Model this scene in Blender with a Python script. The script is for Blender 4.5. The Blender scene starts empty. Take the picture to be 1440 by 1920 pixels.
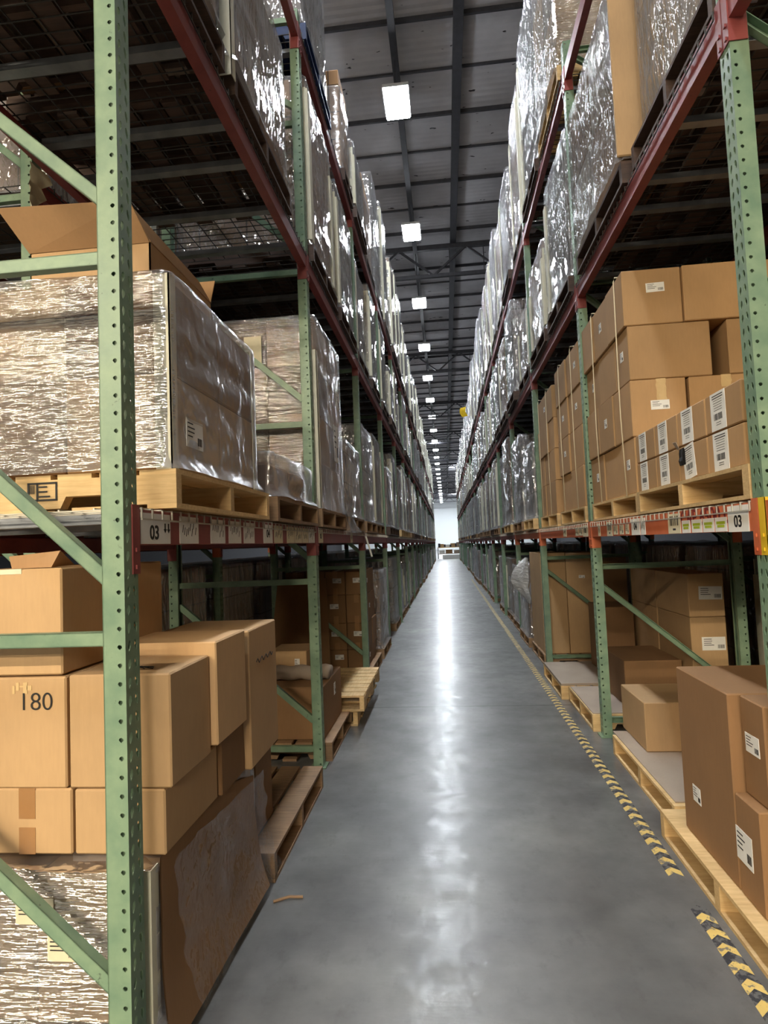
import bpy, math, random
from mathutils import Vector, Matrix, noise
random.seed(11)
S = bpy.context.scene
COL = S.collection
XL, XR, YL, YR, B = -0.900, 1.103, 1.5915, 2.1839, 2.4788
PW, PD, FD = 0.076, 0.066, 1.07            # post width / depth, frame depth
NB = 20
ORD = ['first', 'second', 'third', 'fourth', 'fifth', 'sixth', 'seventh', 'eighth', 'ninth', 'tenth', 'eleventh', 'twelfth',
       'thirteenth', 'fourteenth', 'fifteenth', 'sixteenth', 'seventeenth', 'eighteenth', 'nineteenth', 'twentieth',
       'twenty-first', 'twenty-second', 'twenty-third', 'twenty-fourth', 'twenty-fifth', 'twenty-sixth', 'twenty-seventh', 'twenty-eighth', 'twenty-ninth', 'thirtieth']
LEV = ['floor level', 'lower shelf', 'middle shelf', 'top shelf']
LZ = {-1: [0.0, 1.635, 3.60, 5.32], 1: [0.0, 1.600, 3.455, 5.215]}     # shelf tops, left (-1) and right (1) rack
SIDE = {-1: 'left rack', 1: 'right rack'}

# ------------------------------------------------------------------ materials
def srgb(r, g, b):
    f = lambda c: (c / 255 / 12.92) if c <= 10 else ((c / 255 + 0.055) / 1.055) ** 2.4
    return (f(r), f(g), f(b), 1.0)

class NT:
    def __init__(s, name):
        s.m = bpy.data.materials.new(name); s.m.use_nodes = True
        s.t = s.m.node_tree; s.t.nodes.clear()
        s.out = s.n('ShaderNodeOutputMaterial')
    def n(s, kind, **kw):
        nd = s.t.nodes.new(kind)
        for k, v in kw.items():
            if k.startswith('i_'):
                key = k[2:]
                key = int(key) if key.isdigit() else key.replace('_', ' ')
                s.put(nd, key, v)
            else:
                setattr(nd, k, v)
        return nd
    def put(s, nd, key, v):
        if isinstance(v, bpy.types.NodeSocket): s.t.links.new(v, nd.inputs[key])
        elif isinstance(v, bpy.types.Node): s.t.links.new(v.outputs[0], nd.inputs[key])
        else: nd.inputs[key].default_value = v
    def math(s, op, a, b=0.0, c=0.0):
        nd = s.n('ShaderNodeMath', operation=op); s.put(nd, 0, a); s.put(nd, 1, b); s.put(nd, 2, c); return nd.outputs[0]
    def coord(s, scale=(1, 1, 1), rot=(0, 0, 0), kind='Object'):
        tc = s.n('ShaderNodeTexCoord'); mp = s.n('ShaderNodeMapping')
        s.t.links.new(tc.outputs[kind], mp.inputs['Vector'])
        mp.inputs['Scale'].default_value = scale; mp.inputs['Rotation'].default_value = rot
        return mp.outputs[0]
    def noise(s, vec, scale, detail=4, rough=.55):
        nd = s.n('ShaderNodeTexNoise'); s.put(nd, 'Vector', vec); nd.inputs['Scale'].default_value = scale
        nd.inputs['Detail'].default_value = detail; nd.inputs['Roughness'].default_value = rough
        return nd.outputs[0]
    def ramp(s, fac, stops):
        nd = s.n('ShaderNodeValToRGB'); s.put(nd, 'Fac', fac)
        e = nd.color_ramp.elements
        while len(e) < len(stops): e.new(.5)
        for x, (p, c) in zip(e, stops): x.position = p; x.color = c if len(c) == 4 else (*c, 1)
        return nd.outputs[0]
    def mix(s, fac, a, b, blend='MIX'):
        nd = s.n('ShaderNodeMix', data_type='RGBA', blend_type=blend)
        s.put(nd, 0, fac); s.put(nd, 6, a); s.put(nd, 7, b); return nd.outputs[2]
    def bump(s, h, strength, dist=.01):
        nd = s.n('ShaderNodeBump'); s.put(nd, 'Height', h); nd.inputs['Strength'].default_value = strength
        nd.inputs['Distance'].default_value = dist; return nd.outputs[0]
    def principled(s, **kw):
        p = s.n('ShaderNodeBsdfPrincipled')
        for k, v in kw.items(): s.put(p, k.replace('_', ' '), v)
        s.t.links.new(p.outputs[0], s.out.inputs[0]); return p

def tint(nt, col, lo=.85, hi=1.12):
    oi = nt.n('ShaderNodeObjectInfo')
    v = nt.n('ShaderNodeMapRange'); nt.put(v, 0, oi.outputs['Random']); v.inputs[3].default_value = lo; v.inputs[4].default_value = hi
    h = nt.n('ShaderNodeHueSaturation'); nt.put(h, 'Value', v.outputs[0]); nt.put(h, 'Color', col)
    return h.outputs[0]

def paint(name, c1, c2, rough=.42, wear=None, metal=0.0, var=(.92, 1.08), wl=.66):
    nt = NT(name); v = nt.coord()
    f = nt.noise(v, 9, 6)
    col = nt.ramp(f, [(.32, c1), (.72, c2)])
    if wear:
        w = nt.ramp(nt.noise(v, 26, 5, .7), [(wl, (0, 0, 0)), (wl + .06, (1, 1, 1))])
        col = nt.mix(w, col, wear)
    col = tint(nt, col, *var)
    r = nt.n('ShaderNodeMapRange'); nt.put(r, 0, f); r.inputs[3].default_value = rough - .08; r.inputs[4].default_value = rough + .12
    nt.principled(Base_Color=col, Roughness=r.outputs[0], Metallic=metal, Normal=nt.bump(nt.noise(v, 60, 3), .12, .004))
    return nt.m

def cardboard(name, c, var=(.86, 1.1), seams=None):
    nt = NT(name); v = nt.coord()
    big = nt.noise(v, 3.2, 4)
    col = nt.mix(nt.ramp(big, [(.3, (0, 0, 0)), (.75, (1, 1, 1))]), tuple(x * .88 for x in c[:3]) + (1,), tuple(min(1, x * 1.08) for x in c[:3]) + (1,))
    fib = nt.noise(nt.coord((1, 1, .15)), 90, 3)
    col = nt.mix(.18, col, nt.ramp(fib, [(.3, tuple(x * .7 for x in c[:3])), (.7, c)]))
    if seams:
        sep = nt.n('ShaderNodeSeparateXYZ'); nt.put(sep, 0, v)
        ls = []
        for i, per in enumerate(seams):
            fr = nt.math('PINGPONG', nt.math('ADD', sep.outputs[i], per * (.0 if i == 2 else .37)), per / 2)
            ls.append(nt.math('LESS_THAN', fr, .006))
        m = nt.math('MAXIMUM', ls[0], nt.math('MAXIMUM', ls[1], ls[2]))
        col = nt.mix(m, col, tuple(x * .25 for x in c[:3]) + (1,))
    col = tint(nt, col, *var)
    nt.principled(Base_Color=col, Roughness=.78, Normal=nt.bump(nt.noise(nt.coord((1, 1, .2)), 70, 2), .1, .004))
    return nt.m

def wood(name, c1, c2):
    nt = NT(name)
    f = nt.noise(nt.coord((3, 30, 40)), 2.2, 5, .6)
    g = nt.noise(nt.coord((5, 5, 5)), 1.3, 3)
    col = nt.mix(nt.ramp(f, [(.3, (0, 0, 0)), (.7, (1, 1, 1))]), c1, c2)
    col = nt.mix(.35, col, nt.ramp(g, [(.3, tuple(x * .55 for x in c1[:3])), (.7, c2)]))
    nt.principled(Base_Color=tint(nt, col, .8, 1.12), Roughness=.72, Normal=nt.bump(f, .25, .004))
    return nt.m

def film(name, scale, rot, haze=.30, base=.38, bumpk=1.0, tintc=(.80, .80, .84, 1), rough=.13, dist=.03):
    """Stretch film: clear, glossy, wrinkled, with a little milky haze."""
    nt = NT(name)
    h1 = nt.noise(nt.coord(scale, rot), 1.0, 3, .6)
    h2 = nt.noise(nt.coord(tuple(x * 2.7 for x in scale), (rot[0] + .25, rot[1] - .2, rot[2])), 1.0, 2, .5)
    h = nt.math('ADD', h1, nt.math('MULTIPLY', h2, .55))
    nrm = nt.bump(h, bumpk, dist)
    gl = nt.n('ShaderNodeBsdfGlossy'); gl.inputs['Roughness'].default_value = rough; gl.inputs['Color'].default_value = (.95, .95, .95, 1); nt.put(gl, 'Normal', nrm)
    df = nt.n('ShaderNodeBsdfDiffuse'); df.inputs['Color'].default_value = tintc; nt.put(df, 'Normal', nrm)
    ms = nt.n('ShaderNodeMixShader'); nt.put(ms, 0, 1 - haze); nt.put(ms, 1, df); nt.put(ms, 2, gl)
    tr = nt.n('ShaderNodeBsdfTransparent'); tr.inputs['Color'].default_value = (.97, .97, .97, 1)
    lw = nt.n('ShaderNodeLayerWeight'); lw.inputs['Blend'].default_value = .35
    patch = nt.ramp(nt.noise(nt.coord((1, 1, 1)), 2.4, 3), [(.3, (.6, .6, .6)), (.75, (1.15, 1.15, 1.15))])
    fac = nt.math('MULTIPLY', nt.math('ADD', base, nt.math('MULTIPLY', lw.outputs['Facing'], .28)), patch)
    mx = nt.n('ShaderNodeMixShader'); nt.put(mx, 0, fac); nt.put(mx, 1, tr); nt.put(mx, 2, ms)
    nt.t.links.new(mx.outputs[0], nt.out.inputs[0])
    return nt.m

def plain(name, c, rough=.6, metal=0.0):
    nt = NT(name); v = nt.coord()
    col = nt.mix(nt.ramp(nt.noise(v, 14, 3), [(.3, (0, 0, 0)), (.7, (1, 1, 1))]), tuple(x * .9 for x in c[:3]) + (1,), c)
    nt.principled(Base_Color=col, Roughness=rough, Metallic=metal); return nt.m

def lamp_mat(name, c, k):
    nt = NT(name); e = nt.n('ShaderNodeEmission'); e.inputs[0].default_value = c; e.inputs[1].default_value = k
    nt.t.links.new(e.outputs[0], nt.out.inputs[0]); return nt.m

def concrete():
    nt = NT('concrete'); v = nt.coord()
    a = nt.noise(v, .9, 8, .62); b = nt.noise(v, 2.6, 6, .6); d = nt.noise(v, 18, 4)
    col = nt.ramp(a, [(.32, srgb(66, 67, 68)), (.5, srgb(104, 105, 105)), (.66, srgb(140, 140, 138))])
    col = nt.mix(.45, col, nt.ramp(b, [(.32, srgb(66, 66, 66)), (.68, srgb(128, 129, 129))]))
    spots = nt.ramp(nt.noise(v, 2.1, 3, .5), [(.35, (0, 0, 0)), (.85, (1, 1, 1))])
    col = nt.mix(nt.math('MULTIPLY', spots, .5), col, srgb(62, 60, 58))
    sep = nt.n('ShaderNodeSeparateXYZ'); nt.put(sep, 0, v)
    wob = nt.math('MULTIPLY', nt.math('SUBTRACT', d, .5), .02)
    yy = nt.math('ADD', nt.math('SUBTRACT', sep.outputs[1], 5.56), wob)
    j = nt.math('LESS_THAN', nt.math('PINGPONG', yy, 2.05), .011)
    jx = nt.math('LESS_THAN', nt.math('PINGPONG', nt.math('ADD', sep.outputs[0], 2.6), 3.7), .005)
    col = nt.mix(nt.math('MULTIPLY', nt.math('MAXIMUM', j, jx), .9), col, srgb(34, 34, 34))
    r = nt.n('ShaderNodeMapRange'); nt.put(r, 0, nt.math('ADD', nt.math('MULTIPLY', b, .6), nt.math('MULTIPLY', d, .4)))
    r.inputs[1].default_value = .3; r.inputs[2].default_value = .7; r.inputs[3].default_value = .20; r.inputs[4].default_value = .38
    hh = nt.math('ADD', b, nt.math('MULTIPLY', d, .4))
    g = nt.noise(v, 6.0, 5, .6)
    rr = nt.math('ADD', .256, nt.math('MULTIPLY', g, .22))
    wv = nt.noise(nt.coord((.7, 3.0, 1)), 2.2, 4, .6)
    cw = nt.ramp(nt.noise(v, 9, 6, .65), [(.36, (.04, .04, .04)), (.62, (.40, .40, .40))])
    fine = nt.ramp(nt.noise(nt.coord((1, .6, 1)), 13, 5, .65), [(.56, (0, 0, 0)), (.74, (1, 1, 1))])
    col = nt.mix(nt.math('MULTIPLY', fine, .38), col, srgb(58, 56, 54))
    nt.principled(Base_Color=col, Roughness=rr, Coat_Weight=cw, Coat_Roughness=.17, Coat_Normal=nt.bump(nt.math('ADD', wv, nt.math('MULTIPLY', g, .6)), .22, .03), Normal=nt.bump(nt.math('ADD', wv, nt.math('MULTIPLY', g, .35)), .13, .02))
    return nt.m

def roof():
    nt = NT('roof panel'); v = nt.coord()
    col = nt.ramp(nt.noise(v, 1.1, 5), [(.3, srgb(186, 184, 188)), (.7, srgb(214, 212, 216))])
    sp = nt.ramp(nt.noise(nt.coord((1.2, 2.2, 1)), 3.1, 2), [(.70, (0, 0, 0)), (.73, (1, 1, 1))])
    col = nt.mix(sp, col, srgb(50, 48, 52))
    sep = nt.n('ShaderNodeSeparateXYZ'); nt.put(sep, 0, v)
    rib = nt.math('PINGPONG', sep.outputs[1], .075)
    nt.principled(Base_Color=col, Roughness=.7, Normal=nt.bump(nt.math('MULTIPLY', rib, 10.0), .35, .02)); return nt.m

M = {}
M['green'] = paint('green rack paint', srgb(104, 132, 110), srgb(134, 157, 128), .42, srgb(70, 82, 70))
M['red'] = paint('red rack paint', srgb(128, 58, 58), srgb(150, 74, 70), .45, srgb(84, 50, 48))
M['orange'] = paint('orange rack paint', srgb(190, 96, 58), srgb(206, 114, 74), .45, srgb(150, 92, 66))
M['yellow'] = paint('yellow paint', srgb(222, 180, 30), srgb(240, 205, 60), .45, srgb(150, 120, 60))
M['blue'] = paint('blue paint', srgb(20, 40, 84), srgb(30, 56, 110), .5, srgb(60, 70, 90))
M['zinc'] = paint('galvanised steel', srgb(120, 124, 130), srgb(150, 154, 160), .4, metal=.6)
M['wire'] = paint('wire deck zinc', srgb(176, 172, 160), srgb(206, 202, 190), .45, metal=.35)
M['wire_shaded'] = paint('shaded wire zinc', srgb(52, 50, 48), srgb(70, 66, 64), .6, metal=.1)  # same wire far darker on upper decks, under-shelf shade put into the colour
M['dark'] = paint('dark steel', srgb(44, 44, 50), srgb(62, 62, 68), .6)
KR = srgb(196, 160, 116)
M['kraft'] = cardboard('kraft cardboard', KR)
M['kraft_dark'] = cardboard('brown cardboard', srgb(142, 106, 70))
M['kraft_mid'] = cardboard('mid kraft cardboard', srgb(180, 142, 98))
M['kraft_in'] = cardboard('cardboard inside', srgb(176, 138, 98))
M['grey_board'] = cardboard('greyed cardboard', srgb(168, 152, 136))
M['stack_a'] = cardboard('cartons a', srgb(172, 136, 104), seams=(.37, .34, .33))
M['stack_b'] = cardboard('cartons b', srgb(150, 118, 92), seams=(.56, .51, .44))
M['stack_c'] = cardboard('cartons c', srgb(150, 146, 146), seams=(.56, .34, .29))
M['stack_k'] = cardboard('cartons k', srgb(186, 142, 96), seams=(.37, .34, .30))
M['wood'] = wood('pallet wood', srgb(196, 160, 108), srgb(232, 200, 146))
M['wood_old'] = wood('old pallet wood', srgb(128, 100, 74), srgb(172, 138, 102))
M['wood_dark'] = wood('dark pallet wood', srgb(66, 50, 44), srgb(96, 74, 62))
M['film_h'] = film('stretch film horizontal', (4, 4, 36), (.10, .12, 0), .10, .60, 1.0, rough=.06, dist=.03)
M['film_clear'] = film('clear loose film', (8, 9, 7), (.5, 0, 0), .05, .10, 1.0, rough=.10)
M['film_v'] = film('stretch film aisle', (5, 13, 2.4), (.6, 0, 0), .26, .52, 1.0, tintc=(.88, .88, .92, 1), rough=.07, dist=.08)
M['film_d'] = film('stretch film diagonal', (5, 14, 2.4), (-.65, 0, 0), .20, .48, 1.0, tintc=(.88, .88, .92, 1), rough=.07, dist=.08)
M['film_s'] = film('stretch film soft', (3, 4, 4), (.3, .2, 0), .40, .36, .7, rough=.2)
M['white_film'] = film('white film', (6, 8, 14), (.4, .1, 0), .6, .85, 1.0, (.86, .86, .86, 1))
M['board'] = plain('white corner board', srgb(226, 222, 200), .7)
M['label'] = plain('white paper', srgb(238, 236, 230), .6)
M['label_warm'] = plain('cream paper', srgb(226, 216, 186), .6)
M['ink'] = plain('black ink', srgb(22, 20, 20), .6)
M['redink'] = plain('red ink', srgb(120, 22, 20), .6)
M['limeink'] = plain('lime ink', srgb(168, 184, 40), .6)
M['tape'] = plain('packing tape', srgb(160, 118, 76), .28)
M['tape_clear'] = plain('clear tape', srgb(208, 178, 130), .15)
M['cord'] = plain('strapping cord', srgb(212, 198, 168), .55)
M['tyellow'] = paint('tape yellow', srgb(206, 176, 98), srgb(226, 198, 120), .5, srgb(120, 114, 102), wl=.53)
M['tblack'] = paint('tape black', srgb(34, 36, 44), srgb(52, 54, 60), .5, srgb(98, 98, 98), wl=.48)
M['concrete'] = concrete()
M['roof'] = roof()
M['wallwhite'] = plain('white wall', srgb(236, 240, 242), .8)
M['walldark'] = plain('side wall', srgb(52, 52, 56), .85)  # wall colour darkened to stand in for the gloom behind loaded racks
M['lens'] = lamp_mat('cool lamp lens', (.88, .94, 1.0, 1), 190.0)
M['lens_wall_fill'] = lamp_mat('hall lamp lens', (.9, .96, 1.0, 1), 420.0)  # for the added, unseen lamps that brighten the far wall
M['warm'] = lamp_mat('warm lamp lens', (1.0, .86, .64, 1), 330.0)
M['warm_far'] = lamp_mat('warm hall lamp lens', (1.0, .86, .64, 1), 380.0)
M['lamp_body'] = plain('lamp housing', srgb(200, 202, 205), .5)

# ------------------------------------------------------------------ mesh builder
class MB:
    def __init__(s): s.v = []; s.f = []; s.mi = []
    def face(s, pts, mi=0):
        k = len(s.v); s.v += [tuple(p) for p in pts]; s.f.append(tuple(range(k, k + len(pts)))); s.mi.append(mi)
    def hexa(s, p, mi=0):          # 8 points: bottom ring, top ring
        k = len(s.v); s.v += [tuple(q) for q in p]
        for a in ((3, 2, 1, 0), (4, 5, 6, 7), (0, 1, 5, 4), (1, 2, 6, 5), (2, 3, 7, 6), (3, 0, 4, 7)):
            s.f.append(tuple(k + i for i in a)); s.mi.append(mi)
    def box(s, x0, x1, y0, y1, z0, z1, mi=0):
        x0, x1 = min(x0, x1), max(x0, x1); y0, y1 = min(y0, y1), max(y0, y1)
        s.hexa([(x0, y0, z0), (x1, y0, z0), (x1, y1, z0), (x0, y1, z0), (x0, y0, z1), (x1, y0, z1), (x1, y1, z1), (x0, y1, z1)], mi)
    def bar(s, p, q, w, h, side=(0, 0, 1), mi=0):
        p, q = Vector(p), Vector(q); d = (q - p).normalized(); a = d.cross(Vector(side)).normalized(); b = a.cross(d).normalized()
        r = [(-w / 2, -h / 2), (w / 2, -h / 2), (w / 2, h / 2), (-w / 2, h / 2)]
        s.hexa([p + a * i + b * j for i, j in r] + [q + a * i + b * j for i, j in r], mi)
    def cbox(s, x0, x1, y0, y1, z0, z1, c=.004, mi=0):
        """box with all edges chamfered, one closed island"""
        x0, x1 = min(x0, x1), max(x0, x1); y0, y1 = min(y0, y1), max(y0, y1)
        lo, hi = (x0, y0, z0), (x1, y1, z1); idx = {}
        k = len(s.v)
        for sx in (0, 1):
            for sy in (0, 1):
                for sz in (0, 1):
                    sg = (sx, sy, sz)
                    for ax in range(3):
                        q = []
                        for i in range(3):
                            e = (lo, hi)[sg[i]][i]
                            q.append(e if i == ax else e + (c if sg[i] == 0 else -c))
                        idx[(sx, sy, sz, ax)] = len(s.v); s.v.append(tuple(q))
        def add(f, n):
            a, b, d = (Vector(s.v[f[i]]) for i in range(3))
            if (b - a).cross(d - a).dot(Vector(n)) < 0: f = f[::-1]
            s.f.append(tuple(f)); s.mi.append(mi)
        for ax in range(3):
            o = [i for i in range(3) if i != ax]
            for sd in (0, 1):
                f = []
                for a, b in ((0, 0), (1, 0), (1, 1), (0, 1)):
                    g = [0, 0, 0]; g[ax] = sd; g[o[0]] = a; g[o[1]] = b
                    f.append(idx[(*g, ax)])
                n = [0, 0, 0]; n[ax] = 1 if sd else -1
                add(f, n)
            for a in (0, 1):
                for b in (0, 1):
                    g0 = [0, 0, 0]; g1 = [0, 0, 0]
                    g0[ax] = 0; g1[ax] = 1
                    g0[o[0]] = g1[o[0]] = a; g0[o[1]] = g1[o[1]] = b
                    f = [idx[(*g0, o[0])], idx[(*g1, o[0])], idx[(*g1, o[1])], idx[(*g0, o[1])]]
                    n = [0, 0, 0]; n[o[0]] = 1 if a else -1; n[o[1]] = 1 if b else -1
                    add(f, n)
        for sx in (0, 1):
            for sy in (0, 1):
                for sz in (0, 1):
                    add([idx[(sx, sy, sz, i)] for i in range(3)], [2 * sx - 1, 2 * sy - 1, 2 * sz - 1])
    def tube(s, pts, r, n=6, mi=0):
        pts = [Vector(p) for p in pts]; k = len(s.v); N = len(pts)
        for i, p in enumerate(pts):
            d = (pts[min(i + 1, N - 1)] - pts[max(i - 1, 0)]).normalized()
            a = d.cross(Vector((0, 0, 1)) if abs(d.z) < .9 else Vector((1, 0, 0))).normalized(); b = a.cross(d)
            for j in range(n):
                t = 2 * math.pi * j / n; s.v.append(tuple(p + a * r * math.cos(t) + b * r * math.sin(t)))
        for i in range(N - 1):
            for j in range(n):
                s.f.append((k + i * n + j, k + i * n + (j + 1) % n, k + (i + 1) * n + (j + 1) % n, k + (i + 1) * n + j)); s.mi.append(mi)
        s.f.append(tuple(k + j for j in range(n))[::-1]); s.mi.append(mi)
        s.f.append(tuple(k + (N - 1) * n + j for j in range(n))); s.mi.append(mi)
    def grid(s, P, mi=0):            # P[i][j] points
        k = len(s.v); ni, nj = len(P), len(P[0])
        for r in P: s.v += [tuple(q) for q in r]
        for i in range(ni - 1):
            for j in range(nj - 1):
                s.f.append((k + i * nj + j, k + i * nj + j + 1, k + (i + 1) * nj + j + 1, k + (i + 1) * nj + j)); s.mi.append(mi)
    def mesh(s, name, mats, off=(0, 0, 0), smooth=False):
        me = bpy.data.meshes.new(name)
        o = Vector(off)
        me.from_pydata([tuple(Vector(p) - o) for p in s.v], [], s.f)
        for m in (mats if isinstance(mats, (list, tuple)) else [mats]): me.materials.append(m)
        me.polygons.foreach_set('material_index', s.mi)
        if smooth: me.polygons.foreach_set('use_smooth', [True] * len(s.f))
        me.update(); return me

def link(o, parent=None):
    COL.objects.link(o)
    if parent is not None: o.parent = parent
    return o
def tag(o, label, cat, group=None, kind=None):
    o['label'] = label
    if cat: o['category'] = cat
    if group: o['group'] = group
    if kind: o['kind'] = kind
    return o
def thing(name, loc, label, cat, group=None, rz=0.0):
    o = bpy.data.objects.new(name, None); o.empty_display_size = .1
    o.location = loc; o.rotation_euler = (0, 0, rz); link(o)
    return tag(o, label, cat, group)
def part(name, mb, mat, parent, off=None, smooth=False):
    """mb in world coordinates; the parent is unrotated, at its location"""
    me = mb.mesh(name, mat, parent.location if off is None else off, smooth)
    o = bpy.data.objects.new(name, me); return link(o, parent)
def pmesh(name, me, parent, loc=(0, 0, 0), rz=0.0):
    o = bpy.data.objects.new(name, me); o.location = loc; o.rotation_euler = (0, 0, rz); return link(o, parent)
def solid(name, mb, mat, loc, label, cat, group=None, kind=None, smooth=False):
    o = bpy.data.objects.new(name, mb.mesh(name, mat, loc, smooth)); o.location = loc; link(o)
    return tag(o, label, cat, group, kind)
def struct(name, mb, mat):
    o = bpy.data.objects.new(name, mb.mesh(name, mat)); link(o); o['kind'] = 'structure'; return o
def copy_tree(root, loc, rz, label, group=None):
    r = root.copy(); COL.objects.link(r); r.location = loc; r.rotation_euler = (0, 0, rz); r['label'] = label
    if group: r['group'] = group
    for ch in list(root.children):
        c = ch.copy(); COL.objects.link(c); c.parent = r
        for g in list(ch.children):
            d = g.copy(); COL.objects.link(d); d.parent = c
    return r

def text_mesh(body, size, mat, depth=.0006, bold=0.0):
    cu = bpy.data.curves.new('lettering', 'FONT'); cu.body = body; cu.size = size; cu.extrude = depth
    cu.align_x = 'CENTER'; cu.align_y = 'CENTER'; cu.offset = bold
    ob = bpy.data.objects.new('lettering', cu); COL.objects.link(ob)
    dg = bpy.context.evaluated_depsgraph_get(); dg.update()
    me = bpy.data.meshes.new_from_object(ob.evaluated_get(dg)); me.materials.clear(); me.materials.append(mat)
    bpy.data.objects.remove(ob); return me
FACE = {'L': ((0, 1, 0), (0, 0, 1), (1, 0, 0)), 'R': ((0, -1, 0), (0, 0, 1), (-1, 0, 0)), 'C': ((1, 0, 0), (0, 0, 1), (0, -1, 0))}
def fmat(face, at, roll=0.0):
    u, v, n = (Vector(a) for a in FACE[face]); m = Matrix((u, v, n)).transposed()
    return Matrix.Translation(at) @ m.to_4x4() @ Matrix.Rotation(roll, 4, 'Z')
def local(o, parent, mw):
    o.parent = parent; base = Matrix.Translation(parent.location)
    p = parent.parent
    while p is not None: base = Matrix.Translation(p.location) @ base; p = p.parent
    o.matrix_parent_inverse = Matrix.Identity(4)
    o.matrix_basis = base.inverted() @ mw
PLATES = {}
def plate(name, parent, face, at, w, h, mat, t=.0016, roll=0.0):
    key = (round(w, 3), round(h, 3), mat.name, t)
    if key not in PLATES:
        b = MB(); b.box(-w / 2, w / 2, -h / 2, h / 2, 0, t); PLATES[key] = b.mesh(name, mat)
    o = bpy.data.objects.new(name, PLATES[key]); COL.objects.link(o); local(o, parent, fmat(face, at, roll)); return o
def letters(parent, face, at, body, size, mat, bold=0.0, roll=0.0, name='number'):
    o = bpy.data.objects.new(name, text_mesh(body, size, mat, bold=bold)); COL.objects.link(o)
    u, v, n = (Vector(a) for a in FACE[face])
    # parent is a plate with its own rotation: use plain world placement
    o.parent = parent
    bpy.context.view_layer.update()
    o.matrix_parent_inverse = Matrix.Identity(4)
    o.matrix_basis = parent.matrix_world.inverted() @ fmat(face, Vector(at) + n * .0024, roll); return o
def printing(parent_plate, w, h, style='ship'):
    """small printed lines and a bar code as one mesh lying on the plate (plate-local XY)"""
    key = ('print', round(w, 3), round(h, 3), style)
    if key not in PLATES:
        b = MB(); rnd = random.Random(int(w * 977 + h * 331))
        z0, z1 = .0016, .0021
        if style == 'ship':
            for i in range(4):
                y = h * (.34 - .15 * i); b.box(-w * .42, -w * .42 + w * rnd.uniform(.25, .5), y - h * .022, y + h * .022, z0, z1)
            x = w * .16
            while x < w * .42:
                d = rnd.uniform(.008, .03) * w; b.box(x, x + d, -h * .36, -h * .08, z0, z1); x += d + rnd.uniform(.01, .025) * w
        elif style == 'tall':
            for i in range(7):
                y = h * (.42 - .065 * i); ww = w * (.36 if i < 2 else rnd.uniform(.2, .3)); b.box(-ww, ww, y - h * (.012 if i < 2 else .006), y + h * (.012 if i < 2 else .006), z0, z1)
            x = -w * .28
            while x < w * .28:
                d = rnd.uniform(.02, .06) * w; b.box(x, x + d, -h * .23, -h * .06, z0, z1); x += d + rnd.uniform(.02, .05) * w
            for i in range(2): b.box(-w * .16, w * .16, -h * (.30 + .06 * i) - h * .007, -h * (.30 + .06 * i) + h * .007, z0, z1)
        elif style == 'scrawl':
            x = -w * .36
            while x < w * .36:
                a = rnd.uniform(-.16, .2) * h; b.bar((x, a - h * .14, z1), (x + w * .05, a + h * .14, z1), w * .03, .0005); x += w * rnd.uniform(.08, .13)
        elif style == 'bars':
            x = -w * .34
            while x < w * .34:
                d = rnd.uniform(.03, .09) * w; b.box(x, x + d, -h * .1, h * .4, z0, z1); x += d + rnd.uniform(.03, .06) * w
            b.box(-w * .12, w * .12, -h * .34, -h * .24, z0, z1)
        elif style == 'stamp':
            t = .006
            for y in (-h / 2, h / 2 - t): b.box(-w / 2, w / 2, y, y + t, z0, z1)
            for x in (-w / 2, -w * .2, w / 2 - t): b.box(x, x + t, -h / 2, h / 2, z0, z1)
            for i in range(3): b.box(-w * .12, w * rnd.uniform(.15, .42), h * (.22 - .26 * i), h * (.30 - .26 * i), z0, z1)
            for i in range(4): b.box(-w * .42 + i * w * .045, -w * .40 + i * w * .045, -h * .1, h * .36, z0, z1)
        PLATES[key] = b.mesh('printing', M['ink'])
    o = bpy.data.objects.new('print_lines' if style != 'scrawl' else 'handwriting_lettering', PLATES[key]); COL.objects.link(o); o.parent = parent_plate; return o

# ------------------------------------------------------------------ setting
b = MB(); b.box(-22, 22, -26, 126, -.1, 0); struct('floor', b, M['concrete'])
b = MB(); b.box(-22, 22, -26, 126, 10.5, 10.6); struct('ceiling', b, M['roof'])
b = MB(); b.box(-22, 22, 125, 125.2, 0, 10.5); struct('wall_far', b, M['wallwhite'])
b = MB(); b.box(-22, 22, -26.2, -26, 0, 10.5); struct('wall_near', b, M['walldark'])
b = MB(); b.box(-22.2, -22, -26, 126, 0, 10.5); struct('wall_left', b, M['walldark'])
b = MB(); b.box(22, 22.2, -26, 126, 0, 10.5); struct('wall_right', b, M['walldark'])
k = 0; y = 7.4
while y < 124:
    b = MB(); b.box(-20, 20, y, y + .045, 10.42 + .04 * (k % 2), 10.5); struct('trim_%d' % (k + 1), b, M['dark']); k += 1; y += 1.17
for nm, x, w, h in (('girder', .62, .17, .16), ('girder', -5.4, .17, .16), ('girder', 6.6, .17, .16)):
    b = MB(); b.box(x - w / 2, x + w / 2, 2, 124, 10.5 - h - .02, 10.5); k += 1; struct('trim_%d' % k, b, M['dark'])
b = MB(); b.box(-.57, -.45, 0, 124, 10.12, 10.24); k += 1; struct('trim_%d' % k, b, M['dark'])
for i in range(11):
    y = 17.4 + 10.0 * i; b = MB()
    b.box(-12, 12, y - .06, y + .06, 10.2, 10.34); b.box(-12, 12, y - .05, y + .05, 9.36, 9.46)
    for j in range(12):
        x = -12 + 2 * j
        b.bar((x, y, 9.42), (x + 1, y, 10.25), .06, .06, (0, 1, 0)); b.bar((x + 1, y, 10.25), (x + 2, y, 9.42), .06, .06, (0, 1, 0))
    for j in range(24): b.bar((-12 + j + .5, y, 9.42), (-12 + j + .5, y, 10.25), .025, .025, (0, 1, 0))
    k += 1; struct('trim_%d' % k, b, M['dark'])
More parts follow.
